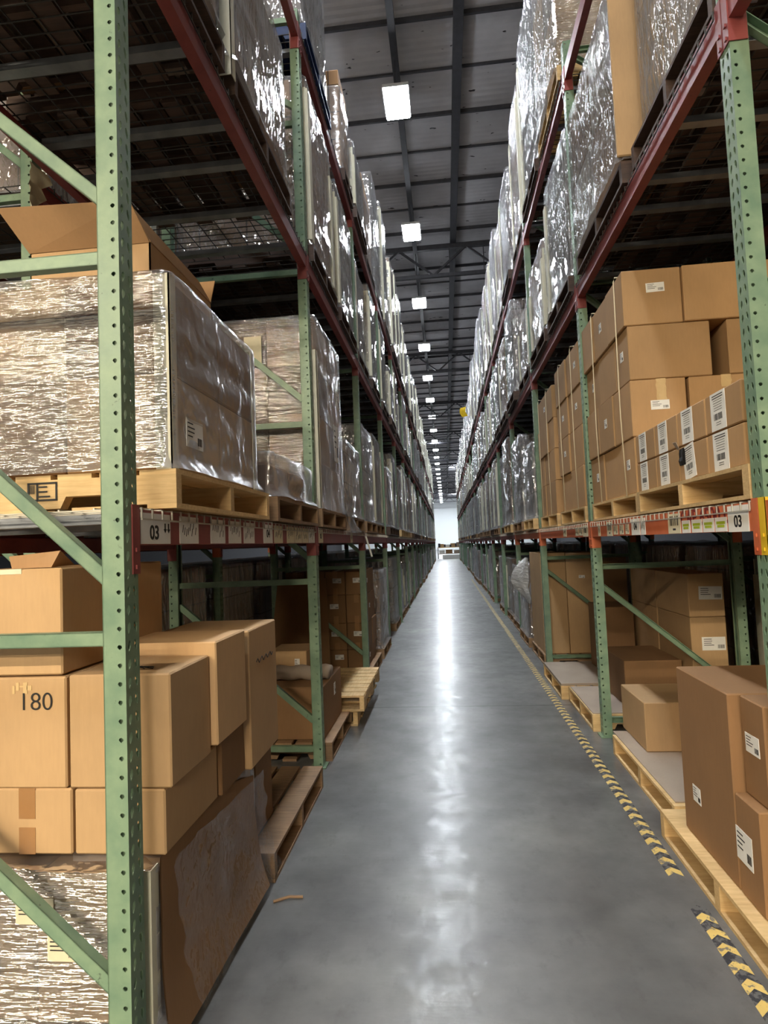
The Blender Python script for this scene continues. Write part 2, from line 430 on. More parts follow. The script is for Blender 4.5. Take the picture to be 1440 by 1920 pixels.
# hazard tape along the right-hand rack: two lengths, chevron after chevron
def hazard(y0, y1, label):
    b = MB(); w = .033; x = .935
    n = int((y1 - y0) / .09)
    for i in range(n):
        y = y0 + i * .09
        for q, (a, c, mi) in enumerate(((0, .045, 0), (.045, .09, 1))):
            dx = .004 * noise.noise((y * 9, q, 0)); j = .006 * noise.noise((y * 31, q, 4))
            for sg in (-1, 1):
                b.face([(x + dx, y + a + .03, .0015), (x + dx, y + c + .03 + j, .0015), (x + dx + sg * w, y + c + j, .0015), (x + dx + sg * w, y + a, .0015)][::sg], mi)
    solid('hazard_tape', b, [M['tyellow'], M['tblack']], (x, (y0 + y1) / 2, 0), label, 'floor tape')
hazard(1.3, 2.64, 'short worn yellow and black chevron tape on the floor, camera side of the gap')
hazard(2.80, 24.0, 'long worn yellow and black chevron tape running down the aisle floor beyond the gap')

# ------------------------------------------------------------------ racks
def holed_sheet(mb, uvw, W, H, cols, pitch, hole):
    """flat sheet with one hole per cell; uvw maps (a, z, depth) to xyz; cols = [(a0, a1, centre, radius_a, radius_z, slant)]"""
    n = int(H / pitch); t = .003
    for i in range(n):
        z0 = i * pitch; z1 = z0 + pitch; zc = z0 + pitch / 2
        for a0, a1, ca, ra, rz, sl in cols:
            am = (a0 + a1) / 2
            out = [(a1, zc), (a1, z1), (am, z1), (a0, z1), (a0, zc), (a0, z0), (am, z0), (a1, z0)]
            inn = []
            for q in range(8):
                th = q * math.pi / 4; c, s_ = math.cos(th), math.sin(th)
                wd = ra * (1.0 if s_ >= 0 else .62)
                inn.append((ca + wd * c + sl * s_, zc + rz * s_))
            k = len(mb.v)
            for d in (0, t):
                mb.v += [uvw(a, z, d) for a, z in out]; mb.v += [uvw(a, z, d) for a, z in inn]
            for q in range(8):
                r = (q + 1) % 8
                mb.f.append((k + q, k + r, k + 8 + r, k + 8 + q)); mb.mi.append(0)
                mb.f.append((k + 16 + r, k + 16 + q, k + 24 + q, k + 24 + r)); mb.mi.append(0)
                mb.f.append((k + 8 + q, k + 8 + r, k + 24 + r, k + 24 + q)); mb.mi.append(0)
def post_mesh(H):
    mb = MB()
    tear = [(0, PW / 2, PW * .27, .0078, .0165, .003), (PW / 2, PW, PW * .73, .0078, .0165, -.003)]
    holed_sheet(mb, lambda a, z, d: (-d, a, z), PW, H, tear, .0508, 1)
    rnd = [(0, .034, .017, .0070, .0070, 0)]
    holed_sheet(mb, lambda a, z, d: (-a, d, z), PD, H, rnd, .0508, 1)
    holed_sheet(mb, lambda a, z, d: (-a, PW - d, z), PD, H, rnd, .0508, 1)
    for y in (0, PW - .003): mb.box(-PD, -.034, y, y + .003, 0, H)
    for y0, y1 in ((0, .018), (PW - .018, PW)): mb.box(-PD, -PD + .003, y0, y1, 0, H)
    return mb.mesh('post', M['green'])
PM = post_mesh(5.44)
def chan(p, q, w=.04, d=.03):
    """brace: C channel between two points in the frame plane, flat web towards -y"""
    mb = MB(); p, q = Vector(p), Vector(q); dr = (q - p).normalized(); nz = Vector((0, 1, 0)).cross(dr)
    def strip(a0, a1, y0, y1):
        r = [(a0, y0), (a1, y0), (a1, y1), (a0, y1)]
        mb.hexa([p + nz * a + Vector((0, y, 0)) for a, y in r] + [q + nz * a + Vector((0, y, 0)) for a, y in r])
    strip(-w / 2, w / 2, -d / 2, -d / 2 + .003); strip(-w / 2, -w / 2 + .003, -d / 2, d / 2); strip(w / 2 - .003, w / 2, -d / 2, d / 2)
    return mb
DIAG = [(.31, 1.12), (1.43, 2.28), (2.55, 3.38), (3.65, 4.48), (4.72, 5.34)]
HOR = [.12, 1.265, 2.375, 3.48, 4.59, 5.38]
def make_frame(loc, rz, label, group, flip=False):
    r = thing('upright_frame', loc, label, 'rack upright', group, rz)
    pmesh('post', PM, r); p2 = pmesh('post', PM, r, (-FD, PW, 0), math.pi)
    for x in (-.033, -FD + .033):
        f = MB(); f.box(x - .055, x + .055, -.02, PW + .02, 0, .008); pmesh('foot_plate', f.mesh('foot_plate', M['green']), r)
    for z in HOR: pmesh('horizontal_brace', chan((-PD + .004, .038, z), (-FD + PD - .004, .038, z)).mesh('horizontal_brace', M['green']), r)
    for z0, z1 in DIAG: pmesh('diagonal_brace', chan((-PD + .004, .038, z1 if flip else z0), (-FD + PD - .004, .038, z0 if flip else z1)).mesh('diagonal_brace', M['green']), r)
    return r
proto = None; protos = {}
for sd in (-1, 1):
    for kb in range(NB + 1):
        loc = (XL, YL + kb * B, 0) if sd < 0 else (XR, YR + PW + kb * B, 0)
        lab = 'green perforated upright frame with bracing, %s from the camera in the %s' % (ORD[kb], SIDE[sd])
        if kb == 0: proto = protos[sd] = make_frame(loc, 0 if sd < 0 else math.pi, lab, 'rack upright frames', sd > 0)
        else: copy_tree(proto, loc, 0 if sd < 0 else math.pi, lab)
    for kb in range(5):
        if kb < 1: continue
        xx = sd * -1 and (XL - FD - .17 if sd < 0 else XR + FD + .17)
        loc = (xx, .38 + kb * 2.54, 0) if sd < 0 else (xx, .08 + PW + kb * 2.54, 0)
        copy_tree(proto, loc, 0 if sd < 0 else math.pi, 'green upright frame in shadow, %s of the row standing behind the %s' % (ORD[kb - 1], SIDE[sd]), 'upright frames of the rows behind')

BL = B - PW
def beam_mesh(mat, h=.105, L=BL):
    mb = MB(); prof = [(.0, 0), (-.022, 0), (-.022, -.038), (-.05, -.038), (-.05, -h), (0, -h)]
    k = len(mb.v); n = len(prof)
    mb.v += [(x, .003, z) for x, z in prof] + [(x, L - .003, z) for x, z in prof]
    for i in range(n): j = (i + 1) % n; mb.f.append((k + i, k + j, k + n + j, k + n + i)); mb.mi.append(0)
    mb.f.append(tuple(k + i for i in range(n))[::-1]); mb.mi.append(0); mb.f.append(tuple(k + n + i for i in range(n))); mb.mi.append(0)
    return mb.mesh('shelf_crossbeam', mat)
def conn_mesh(mat, y0, end):
    """L-shaped end plate clasping the post: end=-1 at the beam's start"""
    mb = MB(); z0, z1 = -.19, .012
    if end < 0:
        mb.box(-.062, .004, y0 - .004, y0, z0, z1); mb.box(.0005, .0045, y0 - .040, y0, z0, z1)
        for z in (-.17, -.12): mb.box(.0045, .009, y0 - .026, y0 - .014, z - .006, z + .006)
    else:
        mb.box(-.062, .004, y0, y0 + .004, z0, z1); mb.box(.0005, .0045, y0, y0 + .040, z0, z1)
        for z in (-.17, -.12): mb.box(.0045, .009, y0 + .014, y0 + .026, z - .006, z + .006)
    return mb.mesh('end_connector', mat)
BM = {}
for kx in ('red', 'orange', 'blue'):
    BM[kx] = (beam_mesh(M[kx]), conn_mesh(M[kx], .006, -1), conn_mesh(M[kx], BL - .006, 1))
YC = conn_mesh(M['yellow'], .006, -1)
BEAMS = {}
def make_beam(sd, lv, kb, front, colour, z=None):
    z = LZ[sd][lv] if z is None else z
    me, ca, cb = BM[colour]
    o = bpy.data.objects.new('shelf_crossbeam', me); link(o)
    if sd < 0:
        y = YL + PW + kb * B
        o.location = (XL, y, z) if front else (XL - FD, y + BL, z); o.rotation_euler.z = 0 if front else math.pi
    else:
        y = YR + PW + kb * B
        o.location = (XR, y + BL, z) if front else (XR + FD, y, z); o.rotation_euler.z = math.pi if front else 0
    bay = 'nearest end bay' if kb < 0 else '%s bay' % ORD[kb]
    tag(o, '%s steel beam along the %s of the %s, %s, %s' % ({'red': 'red', 'orange': 'orange', 'blue': 'blue'}[colour], 'aisle edge' if front else 'back', LEV[lv], bay, SIDE[sd]), 'shelf beam', 'rack shelf beams', 'thing')
    pmesh('end_connector', ca, o); c2 = pmesh('end_connector', cb, o)
    BEAMS[(sd, lv, kb, front)] = o; return o
for sd in (-1, 1):
    for kb in range(NB):
        for lv in (1, 2, 3):
            for fr in (True, False):
                if sd < 0 and kb == 0 and lv == 3 and not fr: continue
                if lv == 3 and not fr and kb > 10: continue
                make_beam(sd, lv, kb, fr, 'orange' if (sd > 0 and lv == 1 and kb < 3) else 'red')
for lv in (1, 2, 3):
    o = make_beam(1, lv, -1, True, 'orange' if lv == 1 else 'red')
    if lv == 1:
        for c in list(o.children):
            if c.data is BM['orange'][1]: c.data = YC; c['label'] = 'yellow end connector'

# wire decks
def deck_meshes(w):
    mb = MB(); n = int(w / .065)
    for i in range(n + 1):
        y = i * w / n
        mb.box(.011, -FD + .0, y - .0025, y + .0025, -.002, .002)
        mb.box(.006, .011, y - .0025, y + .0025, -.030, .002)
    for i in range(10):
        x = -.03 - i * .112; mb.box(x - .0025, x + .0025, 0, w, .002, .007)
    mb.box(.006, .011, 0, w, -.035, -.030)
    ch = MB(); ch.box(-.052, -FD + .052, -.025, .025, -.036, -.004)
    return mb.mesh('wire_mesh', M['wire']), ch.mesh('support_channel', M['zinc']), mb.mesh('wire_mesh', M['wire_shaded'])
DW = BL / 2 - .022
DM, CM, DMU = deck_meshes(DW)
dproto = {}
for sd in (-1, 1):
    for kb in range(NB):
        for lv in (1, 2, 3):
            if lv == 3 and (kb == 0 or kb > 8): continue
            if lv == 2 and kb > 12: continue
            for sl in (0, 1):
                y = (YL if sd < 0 else YR) + PW + kb * B + sl * BL / 2 + .011
                loc = (XL, y, LZ[sd][lv] + .003) if sd < 0 else (XR, y + DW, LZ[sd][lv] + .003)
                lab = 'galvanised wire deck on the %s, %s half of %s bay, %s' % (LEV[lv], ('near', 'far')[sl], ORD[kb], SIDE[sd])
                if min(lv, 2) not in dproto:
                    dproto[min(lv, 2)] = dd = thing('wire_deck', loc, lab, 'shelf deck', 'wire shelf decks')
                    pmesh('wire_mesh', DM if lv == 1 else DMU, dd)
                    for q in (.12, .5, .88): pmesh('support_channel', CM, dd, (0, q * DW, 0))
                else: copy_tree(dproto[min(lv, 2)], loc, 0 if sd < 0 else math.pi, lab)

# ------------------------------------------------------------------ pallets
PLD, PLW, PLH = 1.14, 1.0, .128
def pallet_parts(mat):
    td = MB()
    for i in range(7):
        pass
    for i in range(8):
        x = -i * (PLD - .125) / 7; td.box(x, x - .125 + (.006 if i % 3 else 0), .002 * (i % 2), PLW - .003 * (i % 3), PLH - .016, PLH)
    bd = MB()
    for i in (0, 1.5, 3, 4.5, 6):
        x = -i * (PLD - .1) / 6; bd.box(x, x - .1, 0, PLW, 0, .016)
    st = MB(); h0, h1, t = .016, PLH - .016, .038
    pr = [(0, h0), (0, h1), (-PLD, h1), (-PLD, h0), (-PLD + .16, h0), (-PLD + .18, h0 + .038), (-PLD + .38, h0 + .038), (-PLD + .40, h0), (-.40, h0), (-.38, h0 + .038), (-.18, h0 + .038), (-.16, h0)]
    k = 0; n = len(pr)
    st.v = [(x, 0, z) for x, z in pr] + [(x, t, z) for x, z in pr]
    for i in range(n): j = (i + 1) % n; st.f.append((i, n + i, n + j, j)); st.mi.append(0)
    st.f.append(tuple(range(n))); st.mi.append(0); st.f.append(tuple(range(n, 2 * n))[::-1]); st.mi.append(0)
    return td.mesh('top_deck_planks', mat), bd.mesh('bottom_planks', mat), st.mesh('stringer', mat)
PP = {m: pallet_parts(M[m]) for m in ('wood', 'wood_old', 'wood_dark', 'blue')}
PROTO_P = {}
def pallet(sd, y0, z, label, x=None, mat='wood', w=1.0, d=1.0, group='wooden pallets'):
    """aisle edge at x, running away from the aisle; y0 = edge nearest the camera"""
    if x is None: x = XL + .03 if sd < 0 else XR - .03
    loc = (x, y0, z) if sd < 0 else (x, y0 + PLW * w, z)
    rz = 0 if sd < 0 else math.pi
    if mat not in PROTO_P:
        r = thing('pallet', loc, label, 'pallet', group, rz); t_, b_, s_ = PP[mat]
        pmesh('top_deck_planks', t_, r); pmesh('bottom_planks', b_, r)
        for q in (0, .5, 1): pmesh('stringer', s_, r, (0, q * (PLW - .038), 0))
        PROTO_P[mat] = r
    else: r = copy_tree(PROTO_P[mat], loc, rz, label, group)
    r.scale = (d, w, 1)
    return r

# ------------------------------------------------------------------ stretch film shell
def film_shell(x0, x1, y0, y1, z0, z1, res=.03, amp=.008, seed=0, sag=.02, bulge=.012, fr=(2.2, 9), lip=.05):
    """closed-top film skin round a load; world coordinates"""
    x0, x1 = min(x0, x1), max(x0, x1); r = .02
    ns = [max(3, int((x1 - x0) / res)), max(3, int((y1 - y0) / res))]
    per = []
    for (ax, ay), (bx, by), n in (((x0, y0), (x1, y0), ns[0]), ((x1, y0), (x1, y1), ns[1]), ((x1, y1), (x0, y1), ns[0]), ((x0, y1), (x0, y0), ns[1])):
        L = math.hypot(bx - ax, by - ay); dx, dy = (bx - ax) / L, (by - ay) / L; nx, ny = dy, -dx
        for i in range(n):
            s = r + (L - 2 * r) * i / (n - 1); per.append((ax + dx * s, ay + dy * s, nx, ny, s / L, L))
    nz = max(4, int((z1 - z0) / res))
    P = []
    for iz in range(nz + 1):
        tz = iz / nz; z = z0 + (z1 - z0) * tz; row = []
        for i, (x, y, nx, ny, s, L) in enumerate(per):
            q = noise.noise((x * fr[0] + seed, y * fr[0] + seed * 2.1, z * fr[1])) + .6 * noise.noise((x * 7 + y * 5 + z * 6 + seed, z * 5 - y * 5, seed))
            edge = min(1, min(s, 1 - s) * 9)
            d = .004 + amp * q * edge + bulge * 4 * tz * (1 - tz) * (1 - (2 * s - 1) ** 2) * .5
            if tz < .06: d += lip * (.06 - tz) / .06 * (.5 + .5 * noise.noise((x * 4, y * 4, seed + 9)))
            zz = z + (sag * noise.noise((x * 2.3, y * 2.3, seed)) if iz == nz else 0)
            row.append((x + nx * d, y + ny * d, zz))
        row.append(row[0]); P.append(row)
    cx, cy = (x0 + x1) / 2, (y0 + y1) / 2
    for f_, up in ((.985, .006), (.9, .012), (.6, .008), (.02, .004)):
        P.append([(cx + (x - cx) * f_, cy + (y - cy) * f_, z1 + up + .01 * noise.noise((x * 3, y * 3, seed + f_))) for (x, y, z) in P[nz][:-1]] + [])
        P[-1].append(P[-1][0])
    mb = MB(); mb.grid(P)
    for i, f in enumerate(mb.f):
        a, b_, c = (Vector(mb.v[f[q]]) for q in range(3)); n = (b_ - a).cross(c - a)
        if abs(n.x) > abs(n.y): mb.mi[i] = 1
    return mb

# parts-bearing loads, built once per style / height at the origin (aisle face at x=0, y 0..W), then copied
LW, LD = .98, 1.08
def make_load(style, h, seed):
    r = thing('wrapped_pallet_load', (0, 0, 0), 'proto', 'pallet load', 'film-wrapped pallet loads')
    rnd = random.Random(seed)
    body = {'kraft': 'stack_b', 'tan': 'stack_a', 'grey': 'stack_c', 'silver': 'stack_c', 'corner': 'stack_a', 'open': 'stack_k'}[style]
    skin = {'kraft': 'film_v', 'tan': 'film_d', 'grey': 'film_v', 'silver': 'film_d', 'corner': 'film_v', 'open': 'film_s'}[style]
    mb = MB(); top = h * (1.0 if style != 'open' else .98)
    mb.cbox(-.03, -LD + .03, .03, LW - .03, 0, top - .012, .008); pmesh('carton_stack', mb.mesh('carton_stack', M[body]), r)
    hz = h if style != 'open' else h * .8
    sh = film_shell(-LD + .02, -.02, .02, LW - .02, -.03, hz, .05, .016, seed, .03, .03)
    pmesh('stretch_wrap', sh.mesh('stretch_wrap', [M[skin], M[skin]], smooth=True), r)
    if style in ('corner', 'silver', 'tan'):
        for y in ((0.022,) if style != 'corner' else (.022, LW - .022)):
            cb = MB(); cb.box(-.026, -.004, y - .0, y + (.085 if y < .5 else -.085), .02, h - .06 - rnd.random() * .2); cb.box(-.09, -.018, y - .006 if y < .5 else y, y if y < .5 else y + .006, .02, h - .1)
            pmesh('corner_board', cb.mesh('corner_board', M['board']), r)
    if style in ('kraft', 'tan'):
        lb = MB(); lb.box(-.0235, -.022, .35, .5, h * .55, h * .55 + .1); pmesh('shipping_label', lb.mesh('shipping_label', M['label']), r)
    return r
LOADS = {}
LABL = {'kraft': 'brown carton load under clear film', 'tan': 'film-wrapped tan load with white label', 'grey': 'grey film-wrapped load', 'silver': 'silvery film-wrapped load with white corner board',
        'corner': 'film-wrapped load with white corner boards', 'open': 'carton load with bare top rows'}
def load(sd, lv, kb, sl, style, h, x=None, y=None, base=None, wy=1.0, pal='wood_dark', label=None, dx=0.0, z=None, nopal=False, where=None):
    h = round(h * 10) / 10
    y0 = ((YL if sd < 0 else YR) + PW + kb * B + (.08 if sl == 0 else BL / 2 + .06)) if y is None else y
    zz = LZ[sd][lv] + .012 * (lv > 0) if z is None else z
    if x is None: x = (XL + .02 - dx) if sd < 0 else (XR - .02 + dx)
    where = where or '%s, %s half of %s bay, %s' % (LEV[lv], ('near', 'far')[sl], ORD[max(kb, 0)], SIDE[sd])
    if not nopal:
        pallet(sd, y0 - .005, zz, 'wooden pallet under a load on the ' + where, x=x + (.008 if sd < 0 else -.008), mat=pal, w=wy)
    zz += PLH + .032 if not nopal else .032
    loc = (x, y0, zz) if sd < 0 else (x, y0 + LW * wy, zz)
    key = (style, h); lab = (label or LABL[style] + ', ') + ('' if label else where)
    if key not in LOADS:
        r = make_load(style, h, len(LOADS) * 3 + 5); LOADS[key] = r; r.location = loc; r.rotation_euler = (0, 0, 0 if sd < 0 else math.pi); r['label'] = lab
    else: r = copy_tree(LOADS[key], loc, 0 if sd < 0 else math.pi, lab)
    r.scale = (1, wy, 1); return r

# ------------------------------------------------------------------ single cartons
def carton(x0, x1, y0, y1, z0, z1, label, mat='kraft', tape=None, lab=None, group=None, name='cardboard_box', flaps=True, hand=None, face='L'):
    """tape: faces that show a tape tail ('C' camera side, 'A' aisle side, 'T' top); lab: list of (face, u, v, w, h, style)"""
    x0, x1 = min(x0, x1), max(x0, x1); c = Vector(((x0 + x1) / 2, (y0 + y1) / 2, z0))
    mb = MB(); mb.cbox(x0, x1, y0, y1, z0, z1, .005)
    o = solid(name, mb, M[mat], c, label, 'box', group)
    xm, ym = (x0 + x1) / 2, (y0 + y1) / 2
    xa = x1 if xm < 0 else x0; sg = 1 if xm < 0 else -1
    if tape:
        t = MB(); w = .027
        if 'T' in tape or 'C' in tape:
            t.box(xm - w, xm + w, y0 + .004, y1 - .004, z1, z1 + .0012)
            if 'C' in tape:
                t.box(xm - w, xm + w, y0 - .0012, y0, z1 - .09, z1 + .0012); t.box(xm - w, xm + w, y0 - .0012, y0, z0 + .001, z0 + .08)
        if 'A' in tape:
            t.box(x0 + .004, x1 - .004, ym - w, ym + w, z1, z1 + .0012)
            t.box(xa, xa + sg * .0012, ym - w, ym + w, z1 - .08, z1 + .0012)
        part('packing_tape', t, M['tape'], o)
    f_ = 'L' if xm < 0 else 'R'
    for (fc, u, v, w, h, st) in lab or ():
        if fc == 'C': at = (x0 + u * (x1 - x0), y0, z0 + v * (z1 - z0))
        else: at = (xa, y0 + u * (y1 - y0), z0 + v * (z1 - z0))
        pl = plate('shipping_label', o, 'C' if fc == 'C' else f_, at, w, h, M['label'], roll=random.uniform(-.03, .03)); printing(pl, w, h, st)
    return o

def stack(x0, x1, y0, y1, z0, rows, nx, ny, what, group, mat='kraft', jit=.012, labp=.25, skip=()):
    """loose cartons, each a thing; rows = list of heights"""
    z = z0; sgn = -1 if x0 < 0 else 1
    XW = ['aisle-side', 'second from aisle', 'third from aisle', 'fourth from aisle']; YW = ['front', 'second from front', 'third from front', 'fourth from front']
    RW = ['bottom', 'second', 'third', 'fourth', 'fifth', 'sixth']
    n = len(rows)
    for iz, h in enumerate(rows):
        for ix in range(nx):
            for iy in range(ny):
                if (ix, iy, iz) in skip or (ix and iy): continue
                a = x0 + (x1 - x0) * ix / nx; c = x0 + (x1 - x0) * (ix + 1) / nx
                p = y0 + (y1 - y0) * iy / ny; q = y0 + (y1 - y0) * (iy + 1) / ny
                j = random.uniform(-jit, jit) if ix == 0 else 0; k_ = random.uniform(0, jit)
                g = .0035
                lab = []
                if ix == 0 and random.random() < labp: lab.append(('A', random.uniform(.3, .7), .55, .075, .05, 'ship'))
                if iy == 0 and random.random() < labp: lab.append(('C', random.uniform(.4, .6), .6, .1, .055, 'ship'))
                row = 'top' if iz == n - 1 else RW[iz]
                carton(a + j + (g if sgn > 0 else -g), c - (g if sgn > 0 else -g), p + g + k_, q - g + k_ * .3, z + .0008, z + h - .001,
                       'brown carton, %s row, %s, %s column, %s' % (row, YW[iy], XW[ix], what), mat, tape=('C' if iy == 0 and random.random() < .5 else None), lab=lab, group=group)
        z += h
    return z
def cord(pts, label, r=.0035):
    b = MB(); b.tube(pts, r, 6); c = Vector(pts[0]); solid('strapping_cord', b, M['cord'], c, label, 'cord', smooth=True)

# ================================================================== LEFT RACK, first bay
Z1 = LZ[-1][1] + .012
pa = pallet(-1, 1.84, Z1, 'stamped light wooden pallet under the wrapped load beside the first left upright', x=-.858, mat='wood', w=1.02)
st = plate('stamp', pa, 'C', (0, 0, 0), .001, .001, M['wood']); bpy.data.objects.remove(st)
sm = MB(); stampo = printing(pa, .105, .062, 'stamp'); stampo.name = 'stamp_lettering'
stampo.matrix_basis = Matrix.Diagonal((1, 1 / 1.02, 1, 1)) @ Matrix.Translation((-.462, -.0006, .074)) @ Matrix(((1, 0, 0), (0, 0, -1), (0, 1, 0))).to_4x4() @ Matrix.Diagonal((1, 1, 1, 1))
zt = Z1 + PLH
LA = thing('wrapped_pallet_load', (-1.42, 2.27, zt), 'large glossy film-wrapped carton load on lower left shelf behind the first upright', 'pallet load', 'film-wrapped pallet loads')
for ix in range(3):
    for iy in range(2):
        for iz in range(2):
            mb = MB(); a = -.88 - ix * .37; y = 1.855 + iy * .435
            mb.cbox(a - .003, a - .367, y + .002, y + .432, zt + .002 + iz * .325, zt + .323 + iz * .325, .006); part('carton', mb, M['kraft_dark' if (ix + iz) % 2 else 'kraft'], LA)
part('stretch_wrap', film_shell(-1.995, -.872, 1.846, 2.735, zt + .003, zt + .665, .018, .007, 3, .012, .01, (1.6, 16), .05), [M['film_h'], M['film_s']], LA, smooth=True)
for (xa, ya, dx, dy) in ((-.8735, 1.8475, -1, 1), (-.8735, 2.7335, -1, -1), (-1.994, 1.8475, 1, 1)):
    mb = MB(); mb.box(xa, xa + dx * .055, ya, ya + dy * .004, zt + .0, zt + .655); mb.box(xa, xa + dx * .004, ya, ya + dy * .05, zt + .0, zt + .655)
    part('corner_board', mb, M['board'], LA)
pl = plate('shipping_label', LA, 'L', (-.866, 2.01, zt + .14), .14, .10, M['label']); printing(pl, .14, .10, 'ship')
# open carton on top
OB = thing('cardboard_box', (-1.2, 2.3, zt + .672), 'open cardboard box with raised flaps on top of the large glossy wrapped load', 'box')
ob = MB(); X0, X1, Y0, Y1, ZA, ZB, t = -1.475, -1.012, 2.0, 2.56, zt + .680, zt + .85, .005
ob.box(X0, X1, Y0, Y0 + t, ZA, ZB); ob.box(X0, X1, Y1 - t, Y1, ZA, ZB); ob.box(X0, X0 + t, Y0, Y1, ZA, ZB); ob.box(X1 - t, X1, Y0, Y1, ZA, ZB); ob.box(X0, X1, Y0, Y1, ZA, ZA + t)
part('walls', ob, M['kraft'], OB)
def flap(p, q, r_, s_):
    m_ = MB(); n = (Vector(q) - Vector(p)).cross(Vector(s_) - Vector(p)).normalized() * .004
    m_.hexa([p, q, r_, s_] + [tuple(Vector(a) + n for a in (p, q, r_, s_))[i] for i in range(4)]); return m_
part('flap', flap((X0, Y0, ZB), (X1, Y0, ZB), (X1 - .02, Y0 - .10, ZB + .10), (X0 - .05, Y0 - .10, ZB + .12)), M['kraft_in'], OB)
part('flap', flap((X1, Y0, ZB), (X1, Y1, ZB), (X1 - .05, Y1 - .02, ZB + .10), (X1 - .08, Y0 + .02, ZB + .15)), M['kraft_in'], OB)
part('flap', flap((X0, Y1, ZB), (X1, Y1, ZB), (X1, Y1 + .06, ZB + .13), (X0, Y1 + .06, ZB + .13)), M['kraft_in'], OB)
# second pallet of the lower shelf: low bagged load
pallet(-1, 3.02, Z1, 'light wooden pallet under the low film-bagged load, lower left shelf, first bay', x=-.86, mat='wood_old', w=1.0)
LB2 = thing('wrapped_pallet_load', (-1.3, 3.5, Z1 + PLH), 'low slumped film-covered load behind the large glossy wrapped load', 'pallet load', 'film-wrapped pallet loads')
mb = MB(); mb.cbox(-.93, -1.9, 3.10, 3.90, Z1 + PLH + .002, Z1 + PLH + .2, .02); part('carton', mb, M['kraft_dark'], LB2)
part('stretch_wrap', film_shell(-1.94, -.885, 3.05, 3.96, Z1 + PLH + .003, Z1 + PLH + .24, .03, .035, 8, .05, .05), [M['film_s'], M['film_s']], LB2, smooth=True)
# stickers on the lower-left front beam
def stickers(beam, face, x, items):
    for (y0, y1, zc, h, mat, kind, arg) in items:
        w = y1 - y0; at = (x, (y0 + y1) / 2, zc)
        nm = 'bay_sign' if kind == 'num' else 'location_label'
        pl = plate(nm, beam, face, at, w, h, M[mat], .0025)
        if kind == 'num': letters(pl, face, (at[0], at[1] + (arg[1]), zc + arg[3]), arg[0], arg[2], M['ink'], bold=.0012)
        elif kind == 'arrow':
            pass
        else: printing(pl, w, h, kind)
def bstick(beam, face, x, items):
    """the beam of the right rack is turned half round: place through matrix_world"""
    bpy.context.view_layer.update()
    for (y0, y1, zc, h, mat, kind, arg) in items:
        w = abs(y1 - y0); at = Vector((x, (y0 + y1) / 2, zc))
        key = ('bs', round(w, 3), round(h, 3), mat)
        if key not in PLATES:
            b_ = MB(); b_.box(-w / 2, w / 2, -h / 2, h / 2, 0, .002); PLATES[key] = b_.mesh('plate', M[mat])
        o = bpy.data.objects.new('bay_sign' if kind == 'num' else 'location_label', PLATES[key]); COL.objects.link(o); o.parent = beam
        o.matrix_parent_inverse = Matrix.Identity(4); o.matrix_basis = beam.matrix_world.inverted() @ fmat(face, at)
        bpy.context.view_layer.update()
        if kind == 'num':
            for (body, du, dv, size) in arg:
                q = bpy.data.objects.new('number', text_mesh(body, size, M['ink'], bold=.0014)); COL.objects.link(q); q.parent = o; q.location = (du, dv, .0022)
        elif kind == 'lime':
            q = MB(); q.box(-w * .36, w * .36, h * .02, h * .22, .002, .0026); q.box(-w * .3, w * .3, -h * .2, -h * .02, .002, .0026)
            g_ = bpy.data.objects.new('lime_mark', q.mesh('lime_mark', M['limeink'])); COL.objects.link(g_); g_.parent = o
        elif kind: printing(o, w, h, kind)
bl1 = BEAMS[(-1, 1, 0, True)]; zc = LZ[-1][1] - .056; hh = .094
def arrow(o, u, v):
    q = MB(); q.box(-.004, .004, -.002, .018, .0022, .0028); q.face([(-.011, 0, .0026), (0, -.014, .0026), (.011, 0, .0026)])
    a_ = bpy.data.objects.new('arrow_mark', q.mesh('arrow_mark', M['ink'])); COL.objects.link(a_); a_.parent = o; a_.location = (u, v, 0)
bstick(bl1, 'L', XL + .0005, [(1.683, 1.874, zc, hh, 'label', 'num', [('03', -.012, -.014, .060)]), (1.944, 2.098, zc, hh, 'label', 'scrawl', 0), (2.212, 2.363, zc, hh, 'label', 'scrawl', 0), (2.405, 2.555, zc, hh, 'label', 'scrawl', 0),
    (2.59, 2.739, zc, hh, 'label', 'scrawl', 0), (2.88, 3.035, zc, hh, 'label', 'num', [('04', 0, 0, .055)]), (3.065, 3.23, zc, hh, 'label_warm', 'scrawl', 0), (3.319, 3.487, zc, hh, 'label_warm', 'scrawl', 0),
    (3.50, 3.673, zc, hh, 'label_warm', 'scrawl', 0), (3.687, 3.848, zc, hh, 'label_warm', 'scrawl', 0), (3.863, 4.04, zc, hh, 'label', 'scrawl', 0)])
sg0 = [c for c in bl1.children if c.name.startswith('bay_sign')][0]; arrow(sg0, .058, 0); arrow(sg0, .082, 0)
bstick(BEAMS[(-1, 1, 1, True)], 'L', XL + .0005, [(4.17, 4.32, zc, hh, 'label_warm', 'num', [('05', 0, 0, .05)]), (5.6, 5.72, zc, hh, 'label_warm', 'scrawl', 0)])
